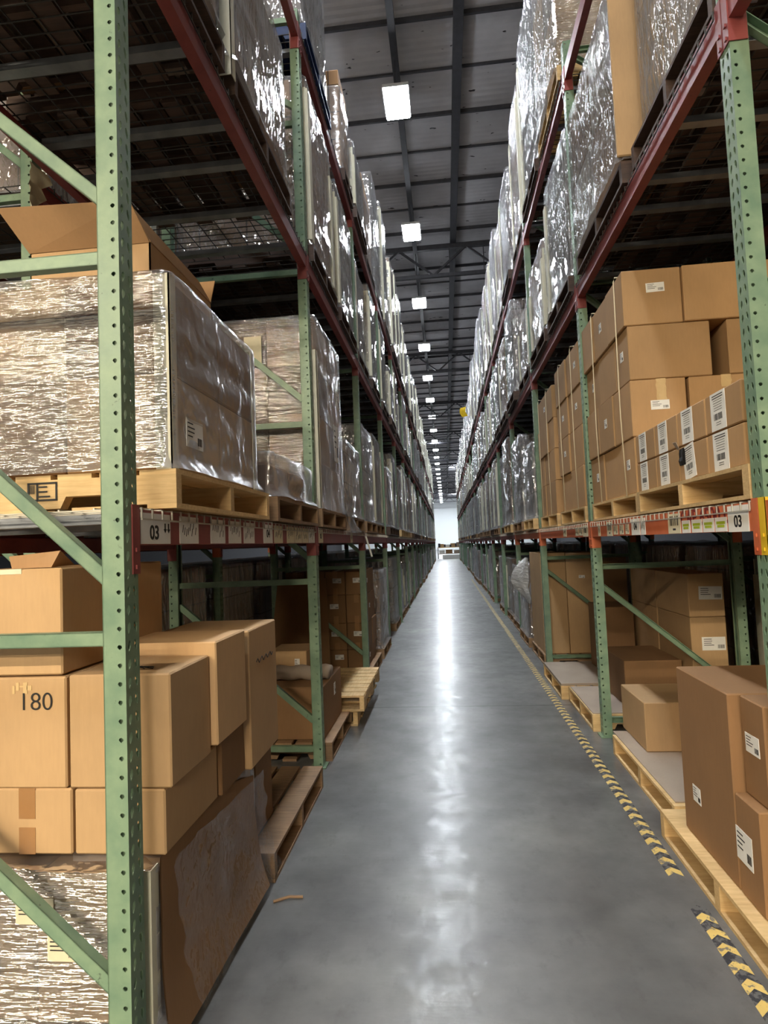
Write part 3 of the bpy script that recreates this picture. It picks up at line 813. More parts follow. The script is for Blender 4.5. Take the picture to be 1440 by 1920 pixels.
# middle shelf, first bay
zz = LZ[-1][2] + .012
pallet(-1, 1.70, zz, 'dark wooden pallet on the middle left shelf, first bay, end nearest the camera', x=-.875, mat='wood_dark', w=.75)
pallet(-1, 2.575, zz, 'dark wooden pallet on the middle left shelf under the load with cream corner board', x=-.875, mat='wood_dark', w=1.03)
def near_load(x0, x1, y0, y1, z0, z1, label, film_m='film_v', mats=('kraft_dark', 'grey_board'), n=(2, 2, 3), seed=1, corners=(), res=.025, amp=.012, fr=(2.2, 6), labels=(), bulge=.02, film_top=None, lip=.04):
    """world-coordinate load: separate cartons as parts, film skin, corner boards"""
    sg = 1 if x1 < 0 else -1
    r = thing('wrapped_pallet_load', ((x0 + x1) / 2, (y0 + y1) / 2, z0), label, 'pallet load', 'film-wrapped pallet loads')
    xa, xb = (max(x0, x1), min(x0, x1)) if x0 < 0 else (min(x0, x1), max(x0, x1))
    for ix in range(n[0]):
        for iy in range(n[1]):
            for iz in range(n[2]):
                f = lambda a, b_, i, m: a + (b_ - a) * i / m
                mb = MB(); e = .003
                a, c = f(xa - sg * .012, xb + sg * .012, ix, n[0]), f(xa - sg * .012, xb + sg * .012, ix + 1, n[0])
                mb.cbox(a - sg * e, c + sg * e, f(y0 + .012, y1 - .012, iy, n[1]) + e, f(y0 + .012, y1 - .012, iy + 1, n[1]) - e, f(z0, z1 - .01, iz, n[2]) + e, f(z0, z1 - .01, iz + 1, n[2]), .006)
                part('carton', mb, M[mats[(ix + iy + iz) % len(mats)]], r)
    part('stretch_wrap', film_shell(x0, x1, y0, y1, z0 + .003, film_top or z1, res, amp, seed, .02, bulge, fr, lip), [M['film_h'], M[film_m]], r, smooth=True)
    for (yc, dy, ca, cb) in corners:
        mb = MB(); q = xa + sg * .008; mb.box(q, q - sg * .004, yc, yc + dy * .05, ca, cb); mb.box(q, q - sg * .06, yc, yc + dy * .004, ca, cb)
        part('corner_board', mb, M['board'], r)
    for (yc, zc_, w, h) in labels:
        pl = plate('shipping_label', r, 'L' if sg > 0 else 'R', (xa + sg * .014, yc, zc_), w, h, M['label']); printing(pl, w, h, 'ship')
    return r
near_load(-.88, -1.95, 1.72, 2.42, zz + PLH, zz + PLH + 1.1, 'grey film-wrapped load on the middle left shelf, end nearest the camera', 'film_v', ('grey_board',), (2, 1, 2), 21)
near_load(-.875, -1.95, 2.52, 3.50, zz + PLH, 4.62, 'shiny film-wrapped load with cream corner board, middle left shelf, first bay', 'film_v', ('grey_board', 'kraft_dark'), (2, 2, 2), 22, corners=((2.515, 1, zz + .05, 4.55),))
q = MB(); q.grid([[(-1.90 + .03 * noise.noise((a * .7, b_ * .9, 2)), 2.58 + .05 * b_ * (1 - .08 * a) + .03 * noise.noise((a * .5, b_, 5)), 3.41 - .028 * a) for b_ in range(4)] for a in range(9)])
solid('paper_scrap', q, M['label_warm'], (-1.9, 2.62, 3.4), 'pale rag of paper hanging from the back beam above the open cardboard box', 'paper', smooth=True)
# floor level, first bay
pallet(-1, 1.70, .0, 'pallet under the wrapped base load standing on the floor beside first left upright', x=-.90, mat='wood_old', w=.98)
FB = thing('wrapped_pallet_load', (-1.42, 2.15, PLH), 'film-wrapped base layer of cartons on the floor under loose boxes, left', 'pallet load', 'film-wrapped pallet loads')
for ix in range(3):
    for iy in range(2):
        mb = MB(); a = -.915 - ix * .36; y = 1.725 + iy * .46
        mb.cbox(a, a - .355, y, y + .455, PLH + .003, .555, .006); part('carton', mb, M['kraft'], FB)
part('stretch_wrap', film_shell(-2.0, -.902, 1.712, 2.655, PLH + .003, .570, .02, .008, 15, .012, .008, (1.5, 18), .04), [M['film_h'], M['film_s']], FB, smooth=True)
mb = MB(); mb.box(-.902, -.955, 1.703, 1.707, .14, .58); mb.box(-.898, -.902, 1.703, 1.75, .14, .58); part('corner_board', mb, M['board'], FB)
for (u, v, w, h) in ((-1.26, .46, .12, .075), (-1.42, .31, .07, .07), (-1.17, .36, .10, .08)):
    pl = plate('shipping_label', FB, 'C', (u, 1.704, v), w, h, M['label_warm']); printing(pl, w, h, 'ship')
# slip sheet bent out over the aisle edge
P = []
for i in range(15):
    y = 1.74 + i * .06; row = []
    for j in range(9):
        t_ = j / 8; z = .60 - t_ * .56; x = -.884 + .006 * noise.noise((y * 3, z * 5, 2)) + .055 * t_ ** 3 * (.4 + .6 * i / 14)
        row.append((x, y + .03 * t_ * (i / 14), z - .08 * max(0, (i - 9) / 5) * (1 - t_)))
    P.append(row)
ss = MB(); ss.grid(P); ss.grid([[(x - .004, y, z) for x, y, z in r] for r in P][::-1])
solid('slip_sheet', ss, M['kraft_dark'], (-.88, 2.1, .3), 'brown cardboard slip sheet hanging along the aisle side of the wrapped base load', 'cardboard sheet', smooth=True)
P = []
for i in range(14):
    row = []
    for j in range(16):
        s_, t_ = i / 13, j / 15
        y = 1.76 + .84 * t_ + .03 * noise.noise((s_ * 4, t_ * 5, 1)); z = .60 - .06 * t_ - s_ * (.44 - .05 * t_); x = -.842 + .022 * noise.noise((s_ * 5, t_ * 7, 7)) + .075 * s_ ** 3
        row.append((x, y, z))
    P.append(row)
lf = MB(); lf.grid(P); solid('loose_film', lf, M['film_clear'], (-.86, 2.3, .4), 'torn clear film hanging loose over the cardboard slip sheet', 'plastic film', smooth=True)
# loose cartons above it
G = 'loose cartons on the floor pallet, left'
carton(-.874, -1.163, 1.752, 2.16, .600, .793, 'carton under the box with the scribbled top, front row, aisle side', group=G)
carton(-1.170, -1.462, 1.75, 2.16, .600, .796, 'carton with tape tails under the box marked 180', tape='C', group=G)
carton(-1.468, -1.86, 1.75, 2.16, .600, .796, 'carton farthest from the aisle in the lower front row beside first left upright', group=G)
c1 = carton(-.850, -1.176, 1.750, 2.05, .7975, 1.138, 'carton with scribbled top beside the box marked 180', group=G)
q = MB(); pts = [(-1.02 + .09 * math.sin(i * .9) * .5 + i * .004, 1.84 + .02 * math.cos(i * 1.7), 1.1392) for i in range(14)]; q.tube(pts, .0022, 4); part('scribble_lettering', q, M['ink'], c1)
c2 = carton(-1.184, -1.52, 1.748, 2.10, .7975, 1.134, 'carton hand-marked 180 beside the first left upright', group=G)
bpy.context.view_layer.update()
q = bpy.data.objects.new('handwriting_lettering', text_mesh('180', .078, M['ink'], bold=-.001)); COL.objects.link(q); q.parent = c2
q.matrix_parent_inverse = Matrix.Identity(4); q.matrix_basis = Matrix.Translation(c2.location).inverted() @ fmat('C', (-1.283, 1.7462, 1.058))
t = MB()
for i in range(5): t.box(-1.36 + i * .012, -1.352 + i * .014, 1.7465, 1.748, 1.085 + .01 * (i % 3), 1.11 + .01 * (i % 2))
part('packing_tape', t, M['tape_clear'], c2)
c3 = carton(-1.197, -1.62, 1.752, 2.41, 1.1395, 1.470, 'large carton on top of the box marked 180', group=G)
t = MB(); t.hexa([(-1.4, 1.80, 1.472), (-1.25, 1.78, 1.472), (-1.25, 1.9, 1.476), (-1.4, 1.92, 1.476), (-1.41, 1.80, 1.510), (-1.22, 1.78, 1.522), (-1.22, 1.783, 1.524), (-1.41, 1.803, 1.512)]); part('flap', t, M['kraft_in'], c3)
t = MB(); t.box(-1.46, -1.33, 1.7505, 1.752, 1.455, 1.471); part('packing_tape', t, M['label_warm'], c3)
carton(-.826, -1.22, 2.056, 2.36, .82, 1.182, 'carton with slightly lifted lid behind the box with the scribbled top', group=G)
carton(-.862, -1.20, 2.17, 2.42, .600, .815, 'low carton behind the front row, aisle side of the left floor pallet', 'kraft_dark', group=G)
carton(-.835, -1.24, 2.43, 2.82, .598, 1.165, 'tall carton with black scrawl, last in the left floor pile', 'kraft', group=G)
q = bpy.data.objects['cardboard_box'] if False else None
tall = [o for o in bpy.data.objects if o.get('label', '').startswith('tall carton with black scrawl')][0]
sc = MB(); sc.tube([(-.834, 2.52 + i * .02, 1.02 + .012 * math.sin(i * 2.1)) for i in range(13)], .002, 4); part('scribble_lettering', sc, M['ink'], tall)
carton(-1.25, -1.55, 2.45, 2.85, .598, 1.10, 'carton at the back of the left floor pile behind the tall scrawled carton', 'kraft_dark', group=G)
x_ = carton(-.96, -1.20, 2.86, 3.09, .82, 1.10, 'dark carton with pale tag beyond the tall scrawled carton', 'kraft_dark', group=G, lab=[('C', .55, .9, .12, .035, 'ship')])
pl = plate('yellow_tag', x_, 'C', (-.985, 2.858, 1.105), .04, .05, M['limeink'])
carton(-.96, -1.35, 2.84, 3.10, .13, .815, 'tall dark carton standing on the bare plank pallet, left', 'kraft_dark', group=G)
pallet(-1, 2.70, 0, 'worn bare plank pallet on the floor before the second left upright', x=-.835, mat='wood_old', w=1.06)
# load C and D, lower shelf second bay (left)
pallet(-1, 4.19, Z1, 'wooden pallet under the tall film-wrapped load beyond the second left upright', x=-.87, mat='wood_old', w=1.02)
near_load(-.885, -1.62, 4.20, 5.22, Z1 + PLH, 3.20, 'tall brown carton load under film with cream corner board, beyond second left upright', 'film_s', ('kraft_dark', 'kraft'), (2, 2, 4), 31,
          corners=((4.195, 1, 1.78, 2.94),), labels=((4.85, 2.35, .16, .3), (5.0, 2.75, .14, .14)), amp=.008)
t = thing('paper_note', (-1.34, 4.17, 2.95), 'paper note taped to the front of the tall film-wrapped load', 'paper'); plate('sheet', t, 'C', (-1.34, 4.172, 2.95), .13, .22, M['label_warm'])
carton(-1.67, -1.97, 4.25, 4.95, Z1 + PLH, 3.05, 'tall brown carton behind the corner-boarded film load, second left bay', 'kraft_dark')
load(-1, 1, 1, 1, 'grey', .7, y=5.45, pal='wood_old')
P = []
for i in range(10):
    row = []
    for j in range(10):
        s_, t_ = i / 9, j / 9
        row.append((-.865 + .05 * noise.noise((s_ * 5, t_ * 6, 3)) + .06 * s_ * t_, 5.2 + .42 * t_ + .06 * s_, 2.02 - .40 * s_ - .28 * t_ * (1 - s_)))
    P.append(row)
lf = MB(); lf.grid(P); solid('loose_film', lf, M['film_s'], (-.86, 5.4, 1.8), 'torn film tail hanging off the lower left shelf, second bay', 'plastic film', smooth=True)
q = MB(); q.grid([[(-.872 + .02 * noise.noise((a, b_, 2)) - .0 + .012 * a, 6.42 + .05 * b_ + .03 * noise.noise((a * 2, b_, 5)), 1.60 - .045 * a) for b_ in range(4)] for a in range(6)])
solid('paper_scrap', q, M['label_warm'], (-.87, 6.5, 1.5), 'ragged paper scrap hanging from the lower left shelf at the third upright', 'paper', smooth=True)
# middle + top, second bay
load(-1, 2, 1, 0, 'corner', 1.3, dx=-.0); load(-1, 2, 1, 1, 'silver', 1.2)
load(-1, 3, 1, 0, 'grey', 1.7, pal='blue'); load(-1, 3, 1, 1, 'open', 1.1, y=5.98, wy=.56)
# floor level second bay, left
pallet(-1, 4.2, 0, 'old pallet on the floor under the dark labelled carton, left', x=-.86, mat='wood_old', w=.9)
carton(-.925, -1.75, 4.26, 4.98, PLH + .002, .50, 'dark labelled carton on the floor just beyond the second left upright', 'kraft_dark', lab=[('C', .44, .28, .13, .05, 'ship'), ('A', .6, .7, .06, .09, 'ship')])
carton(-1.12, -1.42, 4.60, 4.96, .502, .70, 'small carton behind the grey padded roll on the dark labelled carton, left', 'kraft', lab=[('C', .75, .5, .04, .08, 'ship')])
rl = MB(); rl.tube([(-.92 - .035 * i, 4.50 + .01 * math.sin(i), .555 + .008 * math.sin(i * 1.3)) for i in range(20)], .055, 12)
solid('padded_roll', rl, M['grey_board'], (-1.3, 4.5, .5), 'grey padded wrap roll lying on the dark labelled carton', 'roll', smooth=True)
tp_ = pallet(-1, 5.12, 0, 'lower pale pallet of the two stacked in the aisle edge, left', x=-.84, mat='wood', w=1.0)
tq_ = pallet(-1, 4.98, PLH + .003, 'upper pale pallet of the two stacked at the aisle edge, left', x=-.79, mat='wood', w=1.0)
for o_, x_0, y_0 in ((tp_, -.80, 6.14), (tq_, -.735, 6.10)): o_.rotation_euler.z = math.pi / 2; o_.location.x = x_0; o_.location.y = y_0
# third bay floor, left: loose carton pile with leaning sheet
pallet(-1, 6.66, 0, 'pallet under the loose carton pile beyond the third left upright', x=-.88, mat='wood_old')
stack(-.93, -1.86, 6.72, 7.55, PLH + .001, [.2, .3, .32, .27], 4, 2, 'pile beyond third left upright', 'cartons in the pile beyond the third left upright', 'kraft_dark', labp=.5)
sh = MB(); sh.hexa([(-1.95, 6.18, .0), (-1.25, 6.18, .0), (-1.25, 6.20, .0), (-1.95, 6.20, .0), (-1.86, 6.44, 1.16), (-1.32, 6.44, 1.16), (-1.32, 6.46, 1.16), (-1.86, 6.46, 1.16)])
solid('leaning_sheet', sh, M['kraft_dark'], (-1.6, 6.1, 0), 'dark cardboard sheet leaning before the third left upright', 'cardboard sheet')

# ================================================================== RIGHT RACK, first bay
ZR = LZ[1][1] + .012; zp = ZR + PLH
pr = pallet(1, 2.27, ZR, 'pale wooden pallet under the eight white-labelled cartons, right lower shelf', x=1.10, mat='wood', w=1.27)
pallet(1, 3.56, ZR, 'pale wooden pallet under the tall strapped carton stack, right lower shelf', x=1.11, mat='wood', w=1.06)
ys = [2.33, 2.645, 2.955, 3.265, 3.575]
dep = [('nearest the camera', 0), ('second from the camera', 1), ('third from the camera', 2), ('fourth from the camera', 3)]
for iz in range(2):
    for nm, i in dep:
        w = [.13, .125, .12, .115][i]
        u = [.80, .80, .80, .80][i]
        torn = iz == 0 and i == 1
        o = carton(1.125, 1.62, ys[i] + .003, ys[i + 1] - .003, zp + .002 + iz * .165, zp + .163 + iz * .165,
               'flat carton with %s, %s, %s row, right lower shelf' % ('torn open side' if torn else 'tall white label', nm, ('lower', 'upper')[iz]), group='white-labelled flat cartons', mat='kraft_mid')
        pl = plate('barcode_label', o, 'R', (1.125, ys[i] + .165 + .03, zp + .083 + iz * .165), w, .155, M['label'], roll=0 if not torn else .12); printing(pl, w, .155, 'tall')
        if torn:
            h_ = MB(); h_.grid([[(1.1235 - .014 * abs(noise.noise((a * .9, b_ * 1.1, 3))), ys[i] + .232 + .014 * b_ + .006 * noise.noise((a, b_, 1)), zp + .075 + .020 * a + .01 * noise.noise((a * 1.7, b_, 8))) for b_ in range(6)] for a in range(5)])
            part('torn_hole_shade', h_, M['ink'], o)  # black sheet on the side paints the dark inside of the tear
            h_ = MB(); h_.hexa([(1.10, ys[i] + .24, zp + .15), (1.12, ys[i] + .31, zp + .152), (1.12, ys[i] + .31, zp + .155), (1.10, ys[i] + .24, zp + .153), (1.085, ys[i] + .235, zp + .18), (1.09, ys[i] + .29, zp + .185), (1.092, ys[i] + .29, zp + .187), (1.087, ys[i] + .235, zp + .182)]); part('torn_flap', h_, M['grey_board'], o)
G2 = 'cartons of the tall strapped stack, right lower shelf'
yb = 3.60; rws = [(zp + .002, .33), (zp + .333, .335), (zp + .669, .325), (zp + .995, .335)]
names = ['bottom', 'second', 'third', 'top']
cols = {0: [(1.125, 1.44), (1.45, 1.80), (1.81, 2.12)], 1: [(1.115, 1.435), (1.447, 1.79), (1.80, 2.12)], 2: [(1.125, 1.59), (1.685, 2.1)], 3: [(1.11, 1.447), (1.452, 1.81), (1.82, 2.12)]}
CW = ['aisle side', 'middle', 'back']
for iz, (z, h) in enumerate(rws):
    for ic, (a, c) in enumerate(cols[iz]):
        sp = [(yb, yb + .36), (yb + .365, yb + .72), (yb + .725, yb + 1.04)] if iz % 2 else [(yb, yb + .27), (yb + .275, yb + .68), (yb + .685, yb + 1.04)]
        for iy, (p, q_) in enumerate(sp):
            if ic == 2 and iy: continue
            lab = []
            if iy == 0 and ic == 0 and iz in (1, 3): lab = [('C', .52 if iz == 1 else .56, .54 if iz == 1 else .66, .105, .055, 'ship')]
            if ic == 0 and (iy + iz) % 2 == 0: lab.append(('A', .5, .55, .06, .06, 'ship'))
            dy = -.015 if (iz == 3 and ic == 1 and iy == 0) else 0
            o = carton(a + (.006 if (iy + iz) % 3 == 1 else 0), c, p + dy, q_, z, z + h - .002, 'brown carton, %s row, %s, %s from the camera, tall strapped stack, right lower shelf' % (names[iz], CW[ic], ORD[iy]), 'kraft_mid', lab=lab, group=G2)
            if iz == 1 and iy == 0 and ic < 2:
                t = MB(); xm = (a + c) / 2 + (.02 if ic == 0 else .04)
                t.grid([[(xm - .028 + .014 * j + .006 * noise.noise((i * .8, j, ic)), p + dy - .0015 - .006 * abs(noise.noise((i * 1.3, j * 1.1, 4))), z + h - .001 - .018 * i) for j in range(5)] for i in range(8 if ic == 0 else 5)]); part('crumpled_tape', t, M['tape_clear'], o)
zt_ = rws[3][0] + .34
for i, y in enumerate((3.72, 4.30)):
    cord([(1.100, y, zp - .01), (1.094, y + .01, zp + .5), (1.098, y, zt_ - .02), (1.106, y, zt_ + .007), (1.6, y, zt_ + .009), (2.1, y, zt_ + .009)], 'pale strapping cord over the tall carton stack, %s from the camera' % ORD[i])
# second bay lower shelf, right: two more strapped stacks and a film load
pallet(1, 4.82, ZR, 'pallet under the first strapped carton stack beyond the second right upright', x=1.10, mat='wood')
pallet(1, 6.0, ZR, 'pallet under the second strapped carton stack beyond the second right upright', x=1.10, mat='wood')
stack(1.115, 2.1, 4.84, 5.80, zp + .001, [.33, .33, .33, .34], 2, 2, 'first strapped stack beyond second right upright', 'cartons of the first stack beyond the second right upright', 'kraft_mid', jit=.01)
stack(1.115, 2.1, 6.03, 6.98, zp + .001, [.33, .32, .31, .33], 3, 3, 'second strapped stack beyond second right upright', 'cartons of the second stack beyond the second right upright', 'kraft_mid', jit=.01)
for i, (y, zt2) in enumerate(((5.02, zp + 1.33), (5.55, zp + 1.33), (6.25, zp + 1.29), (6.75, zp + 1.29))):
    cord([(1.094, y, zp - .01), (1.09, y, zp + .6), (1.094, y, zt2 - .03), (1.100, y, zt2 + .012), (2.1, y, zt2 + .012)], 'pale strapping cord over the stacks beyond second right upright, %s from the camera' % ORD[i])
# front beam signs, right
br = BEAMS[(1, 1, 0, True)]; zc = LZ[1][1] - .056
bstick(br, 'R', XR - .0005, [(2.296, 2.456, zc, .10, 'label', 'num', [('03', 0, -.012, .062)]), (2.468, 2.571, zc - .018, .058, 'label', 'lime', 0), (2.581, 2.688, zc - .018, .058, 'label', 'lime', 0), (2.699, 2.805, zc - .018, .058, 'label', 'lime', 0),
    (2.823, 2.915, zc - .018, .058, 'label', 'lime', 0), (2.933, 3.088, zc, .095, 'label_warm', 'bars', 0), (3.43, 3.51, zc, .095, 'label', 'scrawl', 0), (3.525, 3.677, zc, .095, 'label', 'num', [('04', 0, 0, .055)]),
    (3.73, 3.80, zc - .01, .06, 'label_warm', 'ship', 0), (3.84, 3.925, zc - .01, .06, 'label_warm', 'ship', 0), (3.965, 4.06, zc - .01, .06, 'label_warm', 'ship', 0), (4.09, 4.22, zc, .095, 'label_warm', 'bars', 0), (4.40, 4.46, zc, .09, 'label_warm', 'scrawl', 0)])
bpy.context.view_layer.update()
q = bpy.data.objects.new('capacity_lettering', text_mesh('CAP 6500 L', .098, M['redink'], bold=.002)); COL.objects.link(q); q.parent = br
q.matrix_parent_inverse = Matrix.Identity(4); q.matrix_basis = br.matrix_world.inverted() @ fmat('R', (XR - .0004, 2.69, zc + .018))
bstick(BEAMS[(1, 1, 1, True)], 'R', XR - .0005, [(4.77, 4.94, zc, .09, 'label_warm', 'num', [('05', 0, 0, .05)]), (4.96, 5.08, zc, .07, 'label_warm', 'ship', 0), (5.10, 5.22, zc, .07, 'label_warm', 'ship', 0), (5.6, 5.75, zc, .08, 'label_warm', 'scrawl', 0)])
# middle shelf right
zm = LZ[1][2] + .012
pallet(1, 2.28, zm, 'dark pallet under the pale film load nearest the camera, right middle shelf', x=1.10, mat='wood_dark', w=.98)
near_load(1.15, 2.15, 2.29, 3.22, zm + PLH, 5.0, 'pale glossy film-wrapped load nearest the camera, right middle shelf', 'film_d', ('grey_board',), (2, 2, 2), 41, amp=.014)
pallet(1, 3.36, zm, 'dark pallet under the film load with brown corner post, right middle shelf', x=1.075, mat='wood_dark', w=1.16)
nl = near_load(1.07, 2.15, 3.37, 4.52, zm + PLH, 4.66, 'film-wrapped load with bare brown corner post, right middle shelf', 'film_d', ('kraft_dark', 'grey_board'), (2, 2, 2), 42, amp=.016)
mb = MB(); mb.cbox(1.055, 1.24, 3.345, 3.368, zm + PLH + .02, 4.60, .006); part('corner_post', mb, M['kraft'], nl)
load(1, 2, 1, 0, 'silver', 1.2); load(1, 2, 1, 1, 'corner', .9)
load(1, 3, 1, 1, 'silver', 1.9)
pallet(1, 4.80, LZ[1][3] + .012, 'pale wooden pallet under the bare tan load, right top shelf', x=1.08, mat='wood')
near_load(1.08, 2.1, 4.82, 5.80, LZ[1][3] + .012 + PLH, 7.2, 'bare tan load with white label and film side, right top shelf second bay', 'film_v', ('kraft', 'grey_board'), (2, 2, 3), 51)
# floor level right, first bay
pallet(1, 1.93, 0, 'pallet on the floor under the big brown cartons, right', x=1.0, mat='wood', w=1.24)
GF = 'big brown cartons on the right floor pallet'
carton(1.055, 1.75, 2.28, 2.46, PLH + .003, .500, 'big low carton with a square white label, camera end of the right floor pallet', 'kraft_dark', lab=[('A', .72, .5, .12, .12, 'ship')], group=GF)
carton(1.095, 1.80, 2.285, 2.455, .502, .868, 'carton with small label standing back on the big low carton, right floor', 'kraft_dark', lab=[('A', .55, .55, .10, .07, 'ship')], group=GF)
carton(1.055, 1.80, 2.468, 2.985, PLH + .003, .868, 'tall plain carton at the far end of the big brown pair, right floor', 'kraft_dark', lab=[('A', .70, .28, .08, .07, 'ship')], group=GF)
pallet(1, 3.20, 0, 'pallet with a pale cardboard sheet before the second right upright', x=1.08, mat='wood', w=1.12)
sh = MB(); sh.box(1.10, 1.95, 3.24, 4.38, PLH + .001, PLH + .007); solid('cardboard_sheet', sh, M['grey_board'], (1.5, 3.8, PLH), 'pale cardboard sheet on the floor pallet beside the medium cartons, right', 'cardboard sheet')
carton(1.19, 1.62, 3.95, 4.45, PLH + .009, .44, 'medium carton on the pale sheet before the second right upright', 'kraft', group=GF)
carton(1.42, 1.85, 3.50, 3.93, PLH + .009, .55, 'carton tucked behind the big brown pair, right floor', 'kraft_dark', group=GF)
# second bay floor right
pallet(1, 4.80, 0, 'pallet with brown sheet just beyond the second right upright', x=1.06, mat='wood', w=.9)
sh = MB(); sh.box(1.07, 1.9, 4.82, 5.68, PLH + .001, PLH + .007); solid('cardboard_sheet', sh, M['grey_board'], (1.5, 5.2, PLH), 'brown cardboard sheet on the pallet just beyond the second right upright', 'cardboard sheet')
pallet(1, 5.74, 0, 'pallet with sheet reaching furthest into the aisle, right second bay', x=1.0, mat='wood', w=1.0)
sh = MB(); sh.box(1.0, 1.75, 5.73, 6.72, PLH + .001, PLH + .022); solid('cardboard_sheet', sh, M['grey_board'], (1.4, 6.2, PLH), 'thick pale-edged cardboard sheet on the pallet reaching into the aisle', 'cardboard sheet')
G3 = 'labelled cartons at the back of the second right bay'
for iy in range(2):
    for iz, (a, c) in enumerate(((.14, .85), (.853, 1.18))):
        if iz == 0: a = PLH + .010
        carton(1.82, 2.08, 4.79 + iy * .72, 5.49 + iy * .72, a, c, 'tall labelled carton, %s, %s pair at the back of second right bay' % (('lower', 'upper')[iz], ('front', 'rear')[iy]), 'kraft', lab=[('C', .62, .55 if iz else .72, .17, .10, 'ship')] if iy == 0 else None, group=G3)
carton(1.36, 1.80, 4.95, 5.62, PLH + .009, .50, 'low brown carton on the sheet beyond the second right upright', 'kraft_dark')
carton(1.48, 1.78, 6.05, 6.6, PLH + .024, .80, 'dark carton standing on the thick pale-edged sheet, right', 'kraft_dark')
pallet(1, 7.26, 0, 'pallet under the tall flat cartons beyond third right upright', x=1.09, mat='wood_old')
carton(1.11, 1.40, 7.30, 8.22, PLH + .002, 1.32, 'tall flat carton nearest the aisle beyond third right upright', 'kraft')
carton(1.405, 1.80, 7.30, 8.22, PLH + .002, 1.31, 'tall flat carton with small tag beyond third right upright', 'kraft', lab=[('C', .45, .76, .07, .035, 'ship')])
carton(1.805, 2.1, 7.30, 8.22, PLH + .002, 1.25, 'tall dark carton at the back beyond third right upright', 'kraft_dark')
P = []
for i in range(9):
    row = []
    for j in range(9):
        s_, t_ = i / 8, j / 8
        row.append((1.09 - .22 * math.sin(min(1, s_ * 1.1) * math.pi) * t_ + .03 * noise.noise((s_ * 4, t_ * 5, 2)), 8.25 + .25 * t_ + .05 * noise.noise((s_ * 4, t_ * 3, 6)), 1.24 - .62 * s_))
    P.append(row)
lf = MB(); lf.grid(P); solid('loose_film', lf, M['white_film'], (1.05, 8.4, .9), 'white film sheet flaring into the aisle beside the tall flat cartons', 'plastic film', smooth=True)

# ================================================================== the rest of both racks
rs = random.Random(5)
SET1 = ['kraft', 'grey', 'corner', 'silver', 'kraft', 'tan', 'corner']
SET2 = ['silver', 'grey', 'corner', 'silver', 'tan', 'grey']
hl = {(-1, 3, 2, 0): ('silver', .8), (-1, 3, 2, 1): ('open', 1.2), (-1, 3, 3, 0): ('grey', 2.0), (-1, 3, 3, 1): ('silver', 2.2), (-1, 3, 4, 0): ('tan', 1.8), (-1, 3, 5, 0): ('silver', 2.1), (1, 3, 2, 0): ('corner', 1.8), (1, 3, 2, 1): ('silver', 1.5), (1, 3, 3, 0): ('tan', 1.5),
      (1, 2, 2, 0): ('corner', .8), (-1, 1, 2, 0): ('grey', 1.1), (-1, 1, 2, 1): ('corner', 1.2)}
for kb in range(2, NB):
    for sd in (-1, 1):
        for lv in (1, 2, 3):
            for sl in (0, 1):
                st_, h = hl.get((sd, lv, kb, sl), (None, None))
                if st_ is None:
                    st_ = rs.choice(SET1 if lv == 1 else SET2)
                    h = {1: rs.choice((.9, 1.2, 1.3, 1.4, 1.4)), 2: rs.choice((.9, 1.1, 1.2, 1.3, 1.3)), 3: rs.choice((1.7, 1.8, 1.9, 2.1))}[lv]
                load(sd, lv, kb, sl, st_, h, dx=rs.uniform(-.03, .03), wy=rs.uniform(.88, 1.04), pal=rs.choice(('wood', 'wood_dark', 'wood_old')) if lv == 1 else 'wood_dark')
        if kb >= 3:
            for sl in (0, 1):
                if rs.random() < .9: load(sd, 0, kb, sl, rs.choice(('kraft', 'tan', 'grey', 'kraft', 'corner')), rs.choice((.9, 1.0, 1.1, 1.2)), dx=rs.uniform(-.02, .06), pal='wood_old')
load(-1, 0, 2, 1, 'kraft', 1.0, pal='wood_old'); load(1, 0, 2, 1, 'kraft', 1.0, pal='wood_old')
